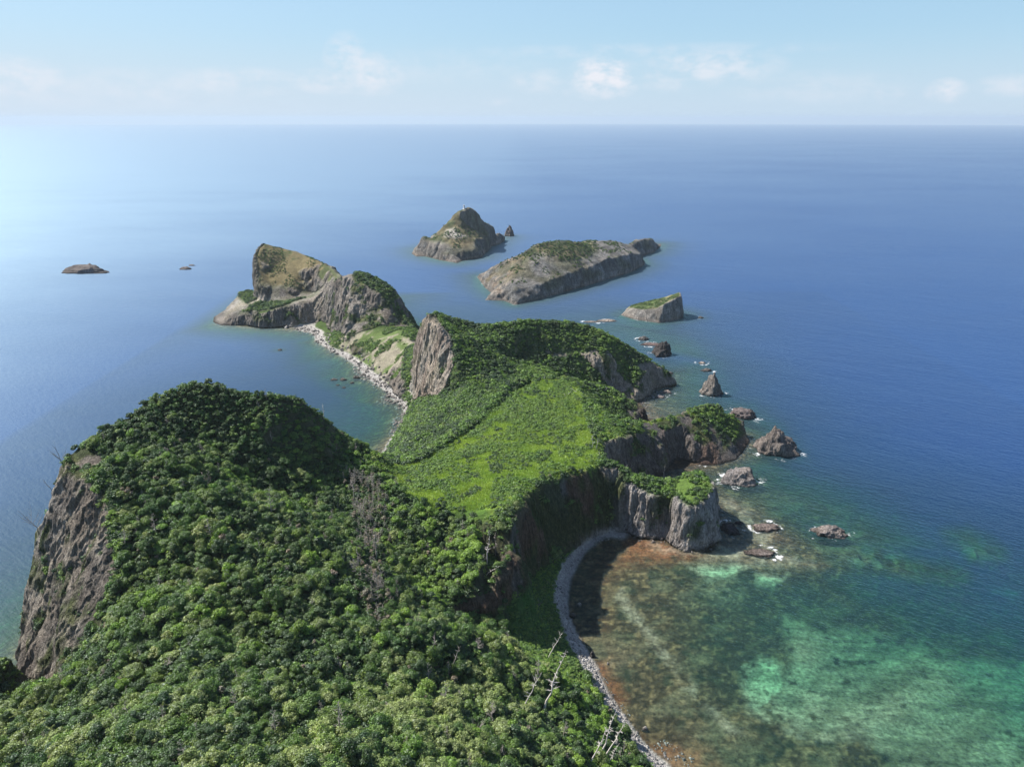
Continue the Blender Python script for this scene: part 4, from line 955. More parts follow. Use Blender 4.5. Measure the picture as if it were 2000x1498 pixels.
def tubes_me(name, segs, mat, sides=6):
    """segs: list of (p0, r0, p1, r1)"""
    V, F, n = [], [], 0
    for p0, r0, p1, r1 in segs:
        p0 = np.array(p0, float); p1 = np.array(p1, float); ax = p1-p0; L = np.linalg.norm(ax)+1e-9; ax /= L
        t = np.cross(ax, [0,0,1]) if abs(ax[2]) < .9 else np.cross(ax, [1,0,0]); t /= np.linalg.norm(t); s = np.cross(ax, t)
        for c, r in ((p0, r0), (p1, r1)):
            for k in range(sides):
                an = 2*math.pi*k/sides; V.append(c + r*(math.cos(an)*t+math.sin(an)*s))
        for k in range(sides): F.append([n+k, n+(k+1)%sides, n+sides+(k+1)%sides, n+sides+k])
        n += 2*sides
    me = bpy.data.meshes.new(name); me.from_pydata([tuple(v) for v in V], [], F)
    me.polygons.foreach_set('use_smooth', [True]*len(me.polygons))
    if mat: me.materials.append(mat)
    return me
def trunk_me(seed, h=2.6):
    rg = random.Random(seed); segs = []
    bend = (rg.uniform(-.25,.25), rg.uniform(-.25,.25))
    a = (0,0,-1.6); b1 = (bend[0]*.4, bend[1]*.4, h*.5); c = (bend[0], bend[1], h)
    segs += [(a,.24,b1,.17), (b1,.17,c,.10)]
    for k in range(5):
        an = k*1.256+rg.random(); L = rg.uniform(1.0,1.6)
        s0 = (b1[0]+(c[0]-b1[0])*k/6, b1[1]+(c[1]-b1[1])*k/6, b1[2]+(c[2]-b1[2])*k/6)
        segs.append((s0, .085, (s0[0]+L*math.cos(an), s0[1]+L*math.sin(an), s0[2]+L*.75), .03))
    return tubes_me('trunk', segs, M_BARK)
# proto crowns: mesh data only, shared by the single trees and by the massed woods
CR = {}
for kind, mat, args in [('leafy', M_LEAF, {}), ('pale', M_PALE, dict(lobes=17, lobe_r=(.26,.4), leaves=95, leaf=.30)), ('bright', M_BRIGHT, dict(lobes=11)), ('dark', M_DARK, dict(lobes=14, height=5.4, radius=2.1))]:
    CR[kind] = [crown_me('crown', mat, seed=300+i+hash_i*10, **args) for i, hash_i in ((0, len(CR)), (1, len(CR)), (2, len(CR)))]
TR = [trunk_me(i) for i in range(3)]
BUSH = [crown_me('bush', M_BRUSH, seed=350+i, radius=1.0, height=1.0, lobes=8, leaves=34, leaf=.24, base=.0, lobe_r=(.34,.55)) for i in range(4)]
BUSHD = [crown_me('bush', M_DARK, seed=360+i, radius=1.0, height=1.1, lobes=8, leaves=34, leaf=.26, base=.0, lobe_r=(.34,.55)) for i in range(3)]
BUSHL = [crown_me('bush', M_LEAF, seed=370+i, radius=1.0, height=1.1, lobes=8, leaves=34, leaf=.25, base=.0, lobe_r=(.34,.55)) for i in range(3)]
def tuft_me(seed, mat):
    rg = np.random.default_rng(seed); V, F, T = [], [], []
    for k in range(26):
        x, yy = rg.normal(size=2)*.33; an = rg.uniform(0, 6.28); L = rg.uniform(.22,.55); wd = .07
        dx, dy = math.cos(an), math.sin(an); lx, ly = rg.normal(size=2)*.22
        n = len(V); V += [(x-dx*wd, yy-dy*wd, -.1), (x+dx*wd, yy+dy*wd, -.1), (x+lx, yy+ly, L)]; F.append((n, n+1, n+2)); T += [rg.uniform(.7,1.25)]*3
    me = bpy.data.meshes.new('tuft'); me.from_pydata(V, [], F); a = me.attributes.new('tint', 'FLOAT', 'POINT'); a.data.foreach_set('value', T)
    me.materials.append(mat); return me
TUFT = [tuft_me(380+i, M_GRASS) for i in range(3)]
def bare_me(seed, mat, h=4.5, spread=1.2, n=26, r=.07):
    rg = random.Random(seed); segs = []; top = (rg.uniform(-.3,.3), rg.uniform(-.3,.3), h)
    segs.append(((0,0,-1), r*1.6, (top[0]*.5, top[1]*.5, h*.5), r)); segs.append(((top[0]*.5, top[1]*.5, h*.5), r, top, r*.3))
    for k in range(n):
        t = .25+.75*k/n; s = (top[0]*t, top[1]*t, h*t); an = rg.uniform(0, 6.28); L = spread*(1.15-t)*rg.uniform(.6,1.2)+.25
        e = (s[0]+L*math.cos(an), s[1]+L*math.sin(an), s[2]+L*rg.uniform(.1,.5)); segs.append((s, r*.42, e, r*.14))
        for q in range(2):
            a2 = an+rg.uniform(-.8,.8); m_ = [(s[i]+e[i])/2 for i in range(3)]
            segs.append((m_, r*.25, (m_[0]+L*.45*math.cos(a2), m_[1]+L*.45*math.sin(a2), m_[2]+L*.2), r*.1))
    return tubes_me('bare', segs, mat, 4)
BARE = [bare_me(400+i, M_DEAD2, h=5+i, spread=1.5, r=.09) for i in range(3)]
DRY = [crown_me('dry', M_DRY, seed=390+i, radius=1.1, height=3.2, lobes=9, leaves=26, leaf=.24, base=.8, lobe_r=(.3,.5)) for i in range(2)]

# massed plants: ONE object per cover, instances on points
def scatter_obj(name, label, pts, scl, rotz, idx, protos, tilt=None, zs=None):
    coll = bpy.data.collections.new(name+'_kinds')
    for k, me in enumerate(protos):
        o = bpy.data.objects.new('%s_%02d' % (name, k), me); coll.objects.link(o)
    n = len(pts)
    me = bpy.data.meshes.new(name); me.vertices.add(n); me.vertices.foreach_set('co', np.asarray(pts, np.float32).ravel())
    zs = np.ones(n) if zs is None else zs
    for an, av in (('sc', np.stack([scl, scl, scl*zs], -1)), ('ro', np.stack([RNG.normal(size=n)*.08, RNG.normal(size=n)*.08, rotz], -1))):
        a = me.attributes.new(an, 'FLOAT_VECTOR', 'POINT'); a.data.foreach_set('vector', np.asarray(av, np.float32).ravel())
    a = me.attributes.new('ix', 'INT', 'POINT'); a.data.foreach_set('value', np.asarray(idx, np.int32))
    o = bpy.data.objects.new(name, me); COL.objects.link(o)
    ng = bpy.data.node_groups.new(name, 'GeometryNodeTree')
    ng.interface.new_socket('Geometry', in_out='INPUT', socket_type='NodeSocketGeometry'); ng.interface.new_socket('Geometry', in_out='OUTPUT', socket_type='NodeSocketGeometry')
    N = ng.nodes; L = ng.links
    gi = N.new('NodeGroupInput'); go = N.new('NodeGroupOutput'); m2p = N.new('GeometryNodeMeshToPoints'); iop = N.new('GeometryNodeInstanceOnPoints'); ci = N.new('GeometryNodeCollectionInfo')
    ci.inputs['Collection'].default_value = coll; ci.inputs['Separate Children'].default_value = True; ci.inputs['Reset Children'].default_value = True
    iop.inputs['Pick Instance'].default_value = True
    def at(nm, ty):
        q = N.new('GeometryNodeInputNamedAttribute'); q.data_type = ty; q.inputs['Name'].default_value = nm; return q.outputs['Attribute']
    L.new(gi.outputs[0], m2p.inputs[0]); L.new(m2p.outputs[0], iop.inputs['Points']); L.new(ci.outputs[0], iop.inputs['Instance'])
    L.new(at('ix', 'INT'), iop.inputs['Instance Index']); L.new(at('sc', 'FLOAT_VECTOR'), iop.inputs['Scale'])
    e2r = N.new('FunctionNodeEulerToRotation'); L.new(at('ro', 'FLOAT_VECTOR'), e2r.inputs[0]); L.new(e2r.outputs[0], iop.inputs['Rotation'])
    L.new(iop.outputs[0], go.inputs[0])
    md = o.modifiers.new('scatter', 'NODES'); md.node_group = ng
    tag(o, label, None, None, 'stuff')
    return o
def jitter_grid(x0, x1, y0, y1, sp):
    X, Y = np.meshgrid(np.arange(x0, x1, sp), np.arange(y0, y1, sp*.87)); X = X + (np.arange(X.shape[0]) % 2)[:, None]*sp*.5
    X = X + RNG.uniform(-.42, .42, X.shape)*sp; Y = Y + RNG.uniform(-.42, .42, Y.shape)*sp
    return X.ravel(), Y.ravel()
zero = np.zeros(shape)
green = (1-rock)*(1-np.clip(beach*1.5, 0, 1))*(Z > 2.0)
# --- near forest
fx, fy = jitter_grid(-235, 80, 22, 345, 2.0)
fz = hgt(fx, fy); g = gat(green, fx, fy); bn = gat(bench, fx, fy); md = gat(meadow, fx, fy); sc_m = gat(scree, fx, fy)
fpx, fpy, fdp = project(fx, fy, fz)
wood = (g > .55) & (bn < .4) & (fz > 3.2) & (sc_m < .4) & ~((md > .5)) & ~((fpx > 1190) & (fpy < 1060) & (fpy > 880))
vis = (fpx > -60) & (fpx < 1320) & (fpy < 1600) & (fpy > 700)
wood &= vis
wood &= fbm(fx, fy, sc=7, octv=2, seed=511) < .42
fx, fy, fz, fpx, fpy, fdp = [a[wood] for a in (fx, fy, fz, fpx, fpy, fdp)]
n = len(fx)
# size follows place: low wind-clipped scrub on the ridge and the isthmus, taller wood in the folds
nn = fbm(fx, fy, sc=22, octv=3, seed=501); n5 = fbm(fx, fy, sc=9, octv=2, seed=502)
ridge = smooth(55, 85, fz)*smooth(240, 270, fy)
size = (.35 + .72*RNG.random(n)**2.2 + .22*nn)*(1-.32*ridge)*(1-.3*smooth(260, 330, fy))
size = np.clip(size, .28, 1.35)
dead = softpoly(fpx, fpy, P_(672,925,735,925,760,1000,745,1110,770,1180,745,1230,700,1190,712,1100,690,1010), 14, 8)
pale_z = softpoly(fpx, fpy, P_(-60,1370,120,1350,330,1340,700,1360,900,1280,1050,1300,1200,1360,1260,1498,1260,1640,-60,1640), 70, 30, 60)
bright_z = softpoly(fpx, fpy, P_(740,890,960,950,1020,980,1000,1120,930,1190,830,1170,760,1100,740,1000,700,900), 40, 20, 50)
right_b = softpoly(fpx, fpy, P_(1060,1340,1150,1340,1260,1498,1250,1640,1100,1640,1120,1430), 25, 10)
rnd = RNG.random(n)
kind = np.full(n, 0)                                     # 0 leafy 1 pale 2 bright 3 dark
tone = nn + .6*n5
kind = np.where(rnd < .30 - .45*tone, 3, kind)
kind = np.where((rnd > .9 - .1*tone), 1, kind)
kind = np.where((rnd < .05+.18*smooth(0,.5,tone)) & (rnd > .0), 2, kind)
r2_ = RNG.random(n)
kind = np.where(r2_ < pale_z*(.55+.6*tone), 1, kind)
kind = np.where(r2_ < bright_z*(.62+.6*tone), 2, kind)
kind = np.where(r2_ < right_b*.7, 2, kind)
isdead = (RNG.random(n) < dead*.85 + .03)
knames = ['leafy', 'pale', 'bright', 'dark']
dist = fdp
order = np.argsort(dist/size)
cand = [i for i in order if 0 < fpx[i] < 1320 and fpy[i] < 1560 and not isdead[i]]
SOLO = set(cand[:296])
solo_g = {'leafy': ('round mid-green leafy tree on the near slope below the camera', 'mid-green trees on the near slope'),
  'pale': ('pale olive-green tree with lumpy crown on the near slope below the camera', 'pale olive trees on the near slope'),
  'bright': ('bright yellow-green tree on the near slope below the camera', 'bright yellow-green trees on the near slope'),
  'dark': ('dark green tree on the near slope below the camera', 'dark green trees on the near slope')}
for i in SOLO:
    kn = knames[kind[i]]; t = bpy.data.objects.new('broadleaf_tree', None); COL.objects.link(t)
    s = float(size[i])*1.06
    t.location = (fx[i], fy[i], fz[i]-.3); t.rotation_euler = (0, 0, float(RNG.uniform(0, 6.28))); t.scale = (s, s, s*float(RNG.uniform(.85, 1.2)))
    t.empty_display_size = .5
    a_, c_ = float(fpx[i]), float(fpy[i])
    zn = ('beside the bay beach' if a_ > 1150 else 'above the bay beach, below the leaning dead trees' if a_ > 980 else 'in the bottom left corner' if a_ < 230 and c_ > 1430 else 'just below the foot of the near cliff' if a_ < 330
          else 'at the bottom edge, left of the middle' if a_ < 520 else 'on the bottom slope around the middle' if a_ < 760 else 'on the spur of wood left of the leaning dead trees')
    sw = 'large' if size[i] > .85 else 'small' if size[i] < .58 else 'mid-sized'
    cw = {'leafy': 'mid-green round-crowned', 'pale': 'pale olive-green lumpy-crowned', 'bright': 'bright yellow-green', 'dark': 'dark green'}[kn]
    tag(t, '%s %s tree %s' % (sw, cw, zn), 'tree', '%s %s trees %s' % (sw, cw.split('-')[0] if kn != 'pale' else 'pale olive', zn))
    for pn, me in (('crown', CR[kn][int(RNG.integers(3))]), ('trunk', TR[int(RNG.integers(3))])):
        c = bpy.data.objects.new(pn, me); COL.objects.link(c); c.parent = t
rest = np.array([i for i in range(n) if i not in SOLO])
prot = CR['leafy'] + CR['pale'] + CR['bright'] + CR['dark'] + DRY + BARE
idx = kind[rest]*3 + RNG.integers(0, 3, len(rest))
dd_ = isdead[rest]; idx = np.where(dd_, 12 + RNG.integers(0, 5, len(rest)), idx)
scl = size[rest].copy(); scl = np.where(dd_, np.maximum(scl, .6)*1.3, scl)
sink = RNG.uniform(-.6,.5,len(rest)) + np.where(dd_, -.2, -.25 - 1.35*smooth(.75, .45, size[rest]))
scatter_obj('forest', 'dense mixed broadleaf wood covering the near hill', np.stack([fx[rest], fy[rest], fz[rest]+sink], -1), scl, RNG.uniform(0, 6.28, len(rest)), idx, prot, zs=RNG.uniform(.65, 1.3, len(rest)))
log('forest', n)
# --- undergrowth and shrubs
def cover(name, label, x0, x1, y0, y1, sp, keep, protos, smin, smax, cl_sc=14, thr=-.1, seedk=0, zs=(.7,1.1), pick=None, sinkv=.12):
    X, Y = jitter_grid(x0, x1, y0, y1, sp); z = hgt(X, Y); px_, py_, _ = project(X, Y, z)
    k = keep(X, Y, z, px_, py_) & (px_ > -40) & (px_ < 2040) & (py_ < 1560)
    nz = fbm(X, Y, sc=cl_sc, octv=3, seed=600+seedk); k &= nz > thr
    X, Y, z, nz = X[k], Y[k], z[k], nz[k]; n = len(X)
    s = (smin+(smax-smin)*RNG.random(n)**1.4)*(1+.35*smooth(thr, thr+.5, nz))
    ix = RNG.integers(0, len(protos), n) if pick is None else pick(nz, n)
    scatter_obj(name, label, np.stack([X, Y, z-sinkv], -1), s, RNG.uniform(0, 6.28, n), ix, protos, zs=RNG.uniform(zs[0], zs[1], n))
    log(name, n)
G = lambda M, X, Y: gat(M, X, Y)
pk = lambda nz, n: np.where(RNG.random(n) < .45-.8*nz, 4+RNG.integers(0, 3, n), np.where(RNG.random(n) < .4, 7+RNG.integers(0, 3, n), RNG.integers(0, 4, n)))
ALLB = BUSH + BUSHD + BUSHL
cover('undergrowth', 'low undergrowth between the trees of the near hill', -235, 75, 30, 345, 2.0, lambda X,Y,z,a,b__: (G(green,X,Y) > .3) & (G(meadow,X,Y) < .5) & (G(bench,X,Y) < .3) & (z > 3) & (a < 1330), BUSHD+BUSHL, .8, 1.5, thr=-2)
cover('thicket', 'dense dark-green thicket over the ridge and flanks of the far hill', -85, 128, 385, 560, 1.9,
   lambda X,Y,z,a,b__: (G(green,X,Y) > .5) & (G(meadow,X,Y) < .45) & (z > 3) & (RNG.random(X.shape) > .04), ALLB, .9, 1.75, thr=-.75, pick=pk)
cover('thicket', 'band of dense shrubs on the slope between the meadow and the left bay', -95, 20, 340, 470, 1.9,
   lambda X,Y,z,a,b__: (G(green,X,Y) > .4) & (z > 2) & inpoly(a, b__, P_(745,895,800,790,850,765,900,740,1020,735,1022,748,960,790,900,842,850,870,800,905,760,915)) , ALLB, 1.0, 1.8, thr=-2, pick=pk)
cover('thicket', 'line of taller dark shrubs along the step above the meadow', -62, 16, 338, 460, 1.5,
   lambda X,Y,z,a,b__: (G(STEP,X,Y) > .3) & (G(STEP,X,Y) < 6) & (z > 12), ALLB, 1.1, 1.9, thr=-2, pick=pk)
cover('shrubs', 'low bright shrubs scattered over the green meadow', -85, 80, 270, 475, 1.3,
   lambda X,Y,z,a,b__: (G(meadow,X,Y) > .4) & ~((G(STEP,X,Y) < 1) & (G(STEP,X,Y) > -2.5) & (X < 12)) & (RNG.random(X.shape) > .62*G(bright,X,Y)) & ~inpoly(a, b__, P_(745,895,800,790,850,765,900,740,1020,735,1022,748,960,790,900,842,850,870,800,905,760,915)), ALLB, .4, 1.15, cl_sc=11, thr=-.2, pick=lambda nz, n: np.where(RNG.random(n) < .1+.35*np.clip(nz,0,1), 7+RNG.integers(0, 3, n), RNG.integers(0, 4, n)), zs=(.6,.95), seedk=3)
cover('shrubs', 'clumps of darker bushes dotted about the meadow', -80, 78, 270, 470, 1.7, lambda X,Y,z,a,b__: (G(meadow,X,Y) > .5), BUSHL+BUSHD, .6, 1.2, thr=.3, cl_sc=8, seedk=31)
cover('grass', 'short bright green grass on the meadow', -85, 135, 270, 475, .95, lambda X,Y,z,a,b__: (G(meadow,X,Y) > .5), TUFT, .8, 1.6, thr=-2)
cover('bench_scrub', 'rough grass and creepers on the shaded slope above the bay beach', -5, 62, 185, 325, 1.2, lambda X,Y,z,a,b__: (G(bench,X,Y) > .5) & (z > 2.5), BUSH+BUSHL+TUFT, .4, .95, thr=-2, zs=(.5,.8))
cover('bluff_shrubs', 'bushes along the top of the columned bluff and the spur', 45, 162, 290, 460, 1.5, lambda X,Y,z,a,b__: (G(green,X,Y) > .45) & (z > 6) & (RNG.random(X.shape) > .75*G(bright,X,Y)), BUSH+BUSHL+BUSHD, .5, 1.6, thr=-.35, cl_sc=8, seedk=5)
grR = np.clip(gr, 0, 1)
EDGE = np.clip(blur(cliff1, 3), 0, 1)
cover('ledge_plants', 'bushes spilling over the edge of the near cliff', -200, -110, 170, 265, 1.3, lambda X,Y,z,a,b__: (G(EDGE,X,Y) > .08) & (G(EDGE,X,Y) < .93) & (z > 14), BUSHL+BUSHD+BUSH, .8, 1.8, thr=-.25, cl_sc=9, seedk=41)
cover('ledge_plants', 'plants clinging to ledges of the headland cliffs', -300, 160, 170, 740, 1.0, lambda X,Y,z,a,b__: (G(rock,X,Y) > .4) & (G(grR,X,Y) > .35) & (z > 5) & (RNG.random(X.shape) < .10+.16*np.clip(G(SL2,X,Y)-.6,0,3)), BUSHL+BUSHD, .45, 1.5, thr=-2, zs=(.8,1.3), seedk=6)
cover('isthmus_scrub', 'patchy scrub on the pale slope above the left beach', -210, -60, 490, 690, 1.6, lambda X,Y,z,a,b__: (G(isth,X,Y) > .4) & (z > 3.5) & (G(rock,X,Y) < .6), BUSH+BUSHL, .6, 1.5, thr=-.02, cl_sc=10, seedk=7)
cover('crag_scrub', 'dark scrub on the tops of the two far crags', -330, -85, 600, 850, 2.2, lambda X,Y,z,a,b__: (np.maximum(np.maximum(G(h3top,X,Y), G(h4green,X,Y)*.9), G(mound,X,Y)) > .55) & (z > 6), BUSHD+BUSHL, 1.0, 1.9, thr=-.5, seedk=8)
cover('crag_heath', 'patches of low scrub on the brown sloping top of the farthest crag', -330, -165, 700, 850, 2.4, lambda X,Y,z,a,b__: (G(h4top,X,Y) > .6), BUSHD+BUSHL, .6, 1.2, thr=.08, cl_sc=22, seedk=9, zs=(.5,.8))
# scrub on the islands
for I, nm, lb, fn in ((ISL_A, 'island_scrub', 'dark scrub on the cone of the lighthouse island', lambda I: (I['z'] > 16) & (I['gl'] < 1.6) & (fbm(I['X'], I['Y'], sc=16, octv=3, seed=91) > .02)),
    (ISL_B, 'island_scrub', 'dark scrub along the back of the long island', lambda I: (softpoly(I['px'], I['py'], P_(1010,500,1035,480,1050,468,1130,465,1160,468,1172,488,1150,503,1120,512,1080,505,1050,500,1020,512), 8, 10) > .5) | (softpoly(I['px'], I['py'], P_(990,527,1010,518,1030,526,1005,538), 5, 5) > .5) | ((I['gl'] < .9) & (I['z'] > 8) & (fbm(I['X'], I['Y'], sc=16, octv=3, seed=92) > .25))),
    (ISL_C, 'island_scrub', 'low scrub on the sloping top of the wedge-shaped islet', lambda I: (I['gl'] < .85) & (I['z'] > 8) & (fbm(I['X'], I['Y'], sc=8, octv=3, seed=93) > -.05))):
    k = fn(I) & (RNG.random(I['X'].shape) < .3) & (I['z'] > 5)
    X, Y, z = I['X'][k], I['Y'][k], I['z'][k]; nI = len(X)
    scatter_obj(nm, lb, np.stack([X, Y, z-.2], -1), RNG.uniform(.6, 1.4, nI)*(.6 if I is ISL_C else 1), RNG.uniform(0, 6.28, nI), RNG.integers(0, 6, nI), BUSHD+BUSHL)
    log(nm, nI)

# ------------------------------------------------------------------ dead trees, one by one
def snag(label, px, py, hpx, style='snag', lean=(0,0), mat=None, seed=0, fixY=0, group=None):
    """dead tree whose foot is seen at (px,py), hpx photograph pixels tall"""
    # walk down the view ray until it meets the ground
    u, f, d = ray(px, py); t = .06
    x = u*t; yy = f*t
    while t < .8:
        x, yy, z = u*t, f*t, H-d*t
        if z < float(hgt(x, yy)): break
        t += .0006
    if fixY: x, yy, z = y(px, py, fixY)
    z = float(hgt(x, yy)); _, _, dp = project(x, yy, z); hh = hpx/FPX*float(dp)/math.cos(math.atan2(H-z, math.hypot(x, yy)))
    rg = random.Random(seed+900); root = bpy.data.objects.new('dead_tree', None); COL.objects.link(root)
    root.location = (x, yy, z-.3); tag(root, label, 'dead tree', group)
    r0 = max(.10, hh*.014)
    top = (lean[0]*hh, lean[1]*hh, hh); segs = []; prev = (0,0,-1.0); pr = r0*1.3; K = 6
    pts = [(0,0,0)]
    for k in range(1, K+1):
        q = k/K; c = (top[0]*q+rg.uniform(-.02,.02)*hh, top[1]*q+rg.uniform(-.02,.02)*hh, hh*q); r = r0*(1-q)+.03
        segs.append((prev, pr, c, r)); prev, pr = c, r; pts.append(c)
    tr = bpy.data.objects.new('trunk', tubes_me('trunk', segs, mat or M_DEAD, 7)); COL.objects.link(tr); tr.parent = root
    nb = {'snag': 8, 'conifer': 20, 'fork': 6}[style]
    for k in range(nb):
        q = rg.uniform(.35, .97) if style != 'fork' else rg.uniform(.2, .6)
        i = min(int(q*K), K-1); s = [pts[i][j]+(pts[i+1][j]-pts[i][j])*(q*K-i) for j in range(3)]
        an = rg.uniform(0, 6.28) if style != 'conifer' else k*2.4; 
        L = hh*{'snag': rg.uniform(.07,.17), 'conifer': (.12*(1.12-q)+.02)*rg.uniform(.4,1.2), 'fork': rg.uniform(.3,.5)}[style]; rise = {'snag': .8, 'conifer': .15, 'fork': 1.5}[style]
        dx, dy = math.cos(an), math.sin(an)
        e = (s[0]+dx*L*.6, s[1]+dy*L*.6, s[2]+L*.5*rise); e2 = (e[0]+dx*L*.4+rg.uniform(-.1,.1)*L, e[1]+dy*L*.4, e[2]+L*.5*rise*rg.uniform(.3,1.2))
        sg = [(s, r0*.45*(1.1-q)+.02, e, r0*.3*(1.1-q)+.015), (e, r0*.3*(1.1-q)+.015, e2, .015)]
        for _ in range(3):
            qq = rg.uniform(.3,.9); m_ = [s[j]+(e[j]-s[j])*qq for j in range(3)]; a2 = an+rg.choice((-1,1))*rg.uniform(.5,1.1)
            sg.append((m_, .035, (m_[0]+math.cos(a2)*L*.35, m_[1]+math.sin(a2)*L*.35, m_[2]+L*.3*rise), .012))
        bo = bpy.data.objects.new('branch', tubes_me('branch', sg, mat or M_DEAD, 5)); COL.objects.link(bo); bo.parent = root
    return root
for a in [
 ('bleached dead tree with forked bare limbs on the corner of the near cliff top', 118, 884, 42, 'fork', (-.25,.1), M_DEAD2, 1, 241),
 ('thin dead branch leaning out over the near cliff, middle one of three', 104, 944, 30, 'snag', (-.55,0), M_DEAD2, 2, 238),
 ('dead tree leaning out over the near cliff, lowest of three', 84, 1028, 44, 'fork', (-.9,.1), M_DEAD2, 3, 235),
 ('thin bare pole on the right shoulder of the near hill', 632, 812, 34, 'conifer', (0,0), M_DEAD, 4, 306),
 ('white dead conifer with short branches on the crest of the columned bluff', 1296, 934, 26, 'conifer', (0,0), M_DEAD, 5),
 ('bleached dead tree at the meadow rim, left of the pair', 1158, 876, 26, 'snag', (-.1,0), M_DEAD, 6),
 ('bleached dead tree at the meadow rim, right of the pair', 1165, 878, 22, 'snag', (.1,0), M_DEAD, 7),
 ('short white stump on the meadow rim below the pair of dead trees', 1170, 893, 12, 'snag', (0,0), M_DEAD, 8),
 ('small white snag on the crest of the columned bluff', 1222, 919, 12, 'snag', (.2,0), M_DEAD, 9),
 ('white dead tree with raised limbs on the dark slope above the beach', 1069, 1285, 48, 'snag', (.45,0), M_DEAD, 10),
 ('tall leaning white dead tree at the edge of the near wood', 1060, 1390, 105, 'conifer', (.28,0), M_DEAD, 11),
 ('leaning white dead tree left of the tallest one', 1020, 1386, 66, 'snag', (.4,0), M_DEAD, 12),
 ('slim dead tree at the lower right wood edge, leftmost of the cluster', 1150, 1498, 70, 'conifer', (.3,0), M_DEAD, 13),
 ('tall slim dead tree in the middle of the lower right cluster', 1172, 1484, 88, 'conifer', (.2,0), M_DEAD, 14),
 ('tall slim dead tree at the right of the lower right cluster', 1180, 1484, 70, 'conifer', (.35,0), M_DEAD, 15),
 ('short dead tree at the bottom of the lower right cluster', 1182, 1500, 44, 'conifer', (.35,0), M_DEAD, 16),
 ('grey dead tree standing in front of the shaded gully', 845, 1290, 52, 'snag', (.1,0), M_DEAD2, 17),
 ('thin grey dead trunk at the edge of the spur wood', 880, 1310, 44, 'snag', (.35,0), M_DEAD2, 18),
 ('thin pale dead trunk in the bright wood above the gully', 950, 1105, 66, 'conifer', (.08,0), M_DEAD, 19),
 ('thin dead trunk right of the pale one in the bright wood', 968, 1090, 46, 'conifer', (0,0), M_DEAD2, 20),
 ('white dead trunk lying tilted at the lip of the gully', 948, 1125, 24, 'snag', (1.0,-.5), M_DEAD, 21),
 ('small round bare bush on the dark grassy slope', 1052, 1186, 16, 'fork', (0,0), M_DEAD2, 22),
 ('bare grey tree above the left end of the gully', 815, 1225, 24, 'fork', (0,0), M_DEAD2, 23),
 ('bare white tree among the wood at the bottom centre', 935, 1440, 30, 'fork', (0,0), M_DEAD2, 24),
 ('bare twiggy tree in front of the shaded hollow', 700, 1110, 44, 'conifer', (0,0), M_DEAD2, 25),
 ('tall brown dead conifer in the dying stand, upper one', 692, 985, 60, 'conifer', (0,0), M_DEAD2, 26),
 ('tall brown dead conifer in the dying stand, lower one', 735, 1090, 70, 'conifer', (0,0), M_DEAD2, 27),
 ('grey dead trunk in the near hill fold', 508, 1080, 30, 'snag', (0,0), M_DEAD2, 28),
 ('fallen white trunk lying on the far end of the meadow', 1130, 768, 9, 'snag', (-2.0,1.5), M_DEAD, 29),
 ('small dead snag below the columned crag on the left isthmus', 768, 672, 14, 'conifer', (0,0), M_DEAD, 30),
]: snag(*a)
rg = random.Random(77)
for k in range(26):
    a_, b__ = rg.choice([(rg.uniform(1190,1245), rg.uniform(690,740)), (rg.uniform(1040,1130), rg.uniform(725,745)), (rg.uniform(1080,1130), rg.uniform(760,800)), (rg.uniform(1160,1220), rg.uniform(765,780))])
    snag('small white dead stick among the shrubs by the far hill', a_, b__, rg.uniform(5, 9), 'snag', (rg.uniform(-1,1), 0), M_DEAD, 100+k, group='white dead sticks among the shrubs by the far hill') if k < 14 else None
log('snags')

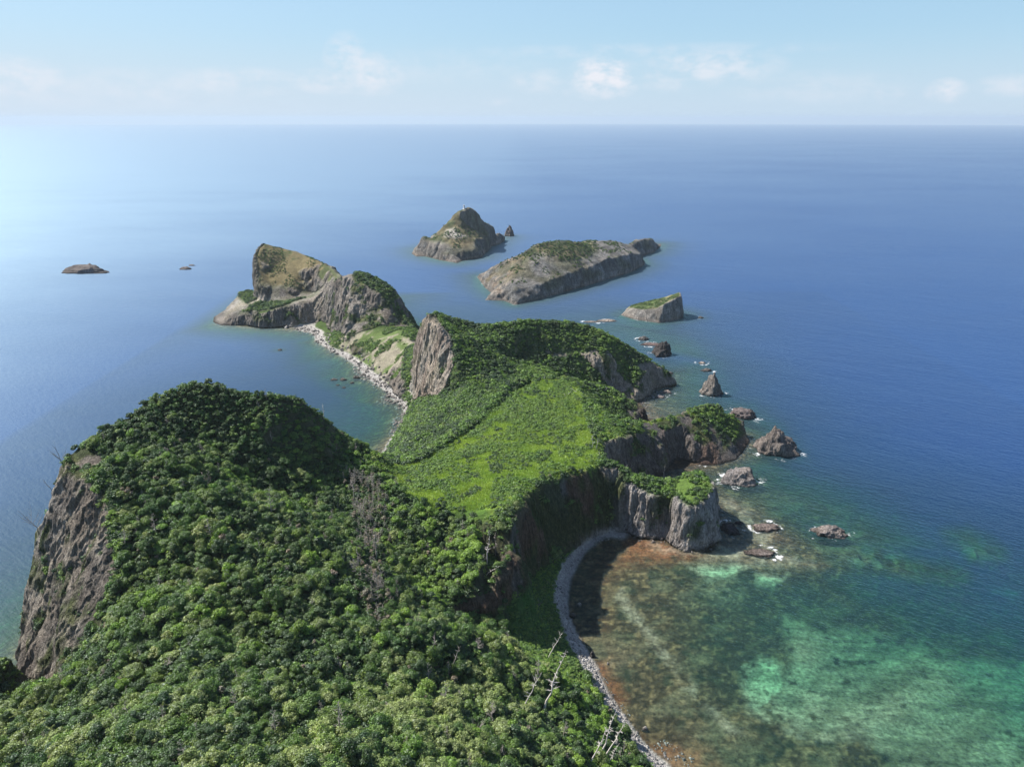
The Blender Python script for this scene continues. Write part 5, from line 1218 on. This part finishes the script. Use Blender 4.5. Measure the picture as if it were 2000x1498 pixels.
# ------------------------------------------------------------------ lighthouse and the little mast beside it
def frustum(segs, sides=20):
    V, F = [], []
    for r, z in segs:
        for k in range(sides): V.append((r*math.cos(2*math.pi*k/sides), r*math.sin(2*math.pi*k/sides), z))
    for j in range(len(segs)-1):
        for k in range(sides): F.append((j*sides+k, j*sides+(k+1)%sides, (j+1)*sides+(k+1)%sides, (j+1)*sides+k))
    F.append(tuple(range(sides))[::-1]); F.append(tuple((len(segs)-1)*sides+k for k in range(sides)))
    return V, F
def flat_mat(name, c, rough=.6, metal=0):
    m, b_ = new_mat(name); n_ = b_.noise(b_.n('ShaderNodeNewGeometry').outputs['Position'], 1.5, 4)
    pr = b_.n('ShaderNodeBsdfPrincipled', None, Base_Color=b_.ramp(n_, [(.3, tuple(x*.9 for x in c)), (.7, c)]), Roughness=rough, Metallic=metal); finish(b_, pr.outputs[0]); return m
M_WHITE = flat_mat('white_paint', (.8,.8,.78)); M_GLASS = flat_mat('lantern_glass', (.12,.15,.17), .1); M_GREY = flat_mat('grey_metal', (.4,.4,.4), .4)
lx, ly, lz = y(906.5, 408.5, 1150)
lh = bpy.data.objects.new('lighthouse', None); COL.objects.link(lh); lh.location = (lx, ly, lz-.5); lh.scale = (.82, .82, .82)
tag(lh, 'small white round lighthouse on the summit of the conical island', 'lighthouse')
def lpart(name, segs, mat, sides=20, parent=None, off=(0,0,0)):
    V, F = frustum(segs, sides); me = bpy.data.meshes.new(name); me.from_pydata([(a+off[0], b__+off[1], c+off[2]) for a, b__, c in V], [], F); me.materials.append(mat)
    o = bpy.data.objects.new(name, me); COL.objects.link(o); o.parent = parent or lh; return o
lpart('base', [(2.6,-2),(2.6,.9),(2.45,1.0)], M_WHITE)
lpart('tower', [(1.75,1.0),(1.4,5.6),(1.4,5.8)], M_WHITE)
lpart('gallery', [(1.4,5.8),(2.0,6.0),(2.0,6.25),(1.0,6.26)], M_WHITE)
rl = lpart('railing', [(1.92,6.9),(1.95,6.95),(1.92,7.0)], M_GREY)
ln = lpart('lantern', [(1.0,6.26),(1.0,7.8)], M_GLASS, 10)
lpart('roof', [(1.15,7.8),(1.1,7.95),(.5,8.5),(.12,8.7),(.12,9.2)], M_WHITE)
dr = bpy.data.meshes.new('door'); dr.from_pydata([(-.45,-1.80,1.0),(.45,-1.80,1.0),(.45,-1.68,2.9),(-.45,-1.68,2.9),(-.45,-1.5,1.0),(.45,-1.5,1.0),(.45,-1.4,2.9),(-.45,-1.4,2.9)], [], [(0,1,2,3),(0,4,5,1),(1,5,6,2),(3,2,6,7),(0,3,7,4)]); dr.materials.append(M_GREY)
dro = bpy.data.objects.new('door', dr); COL.objects.link(dro); dro.parent = lh
log('done')
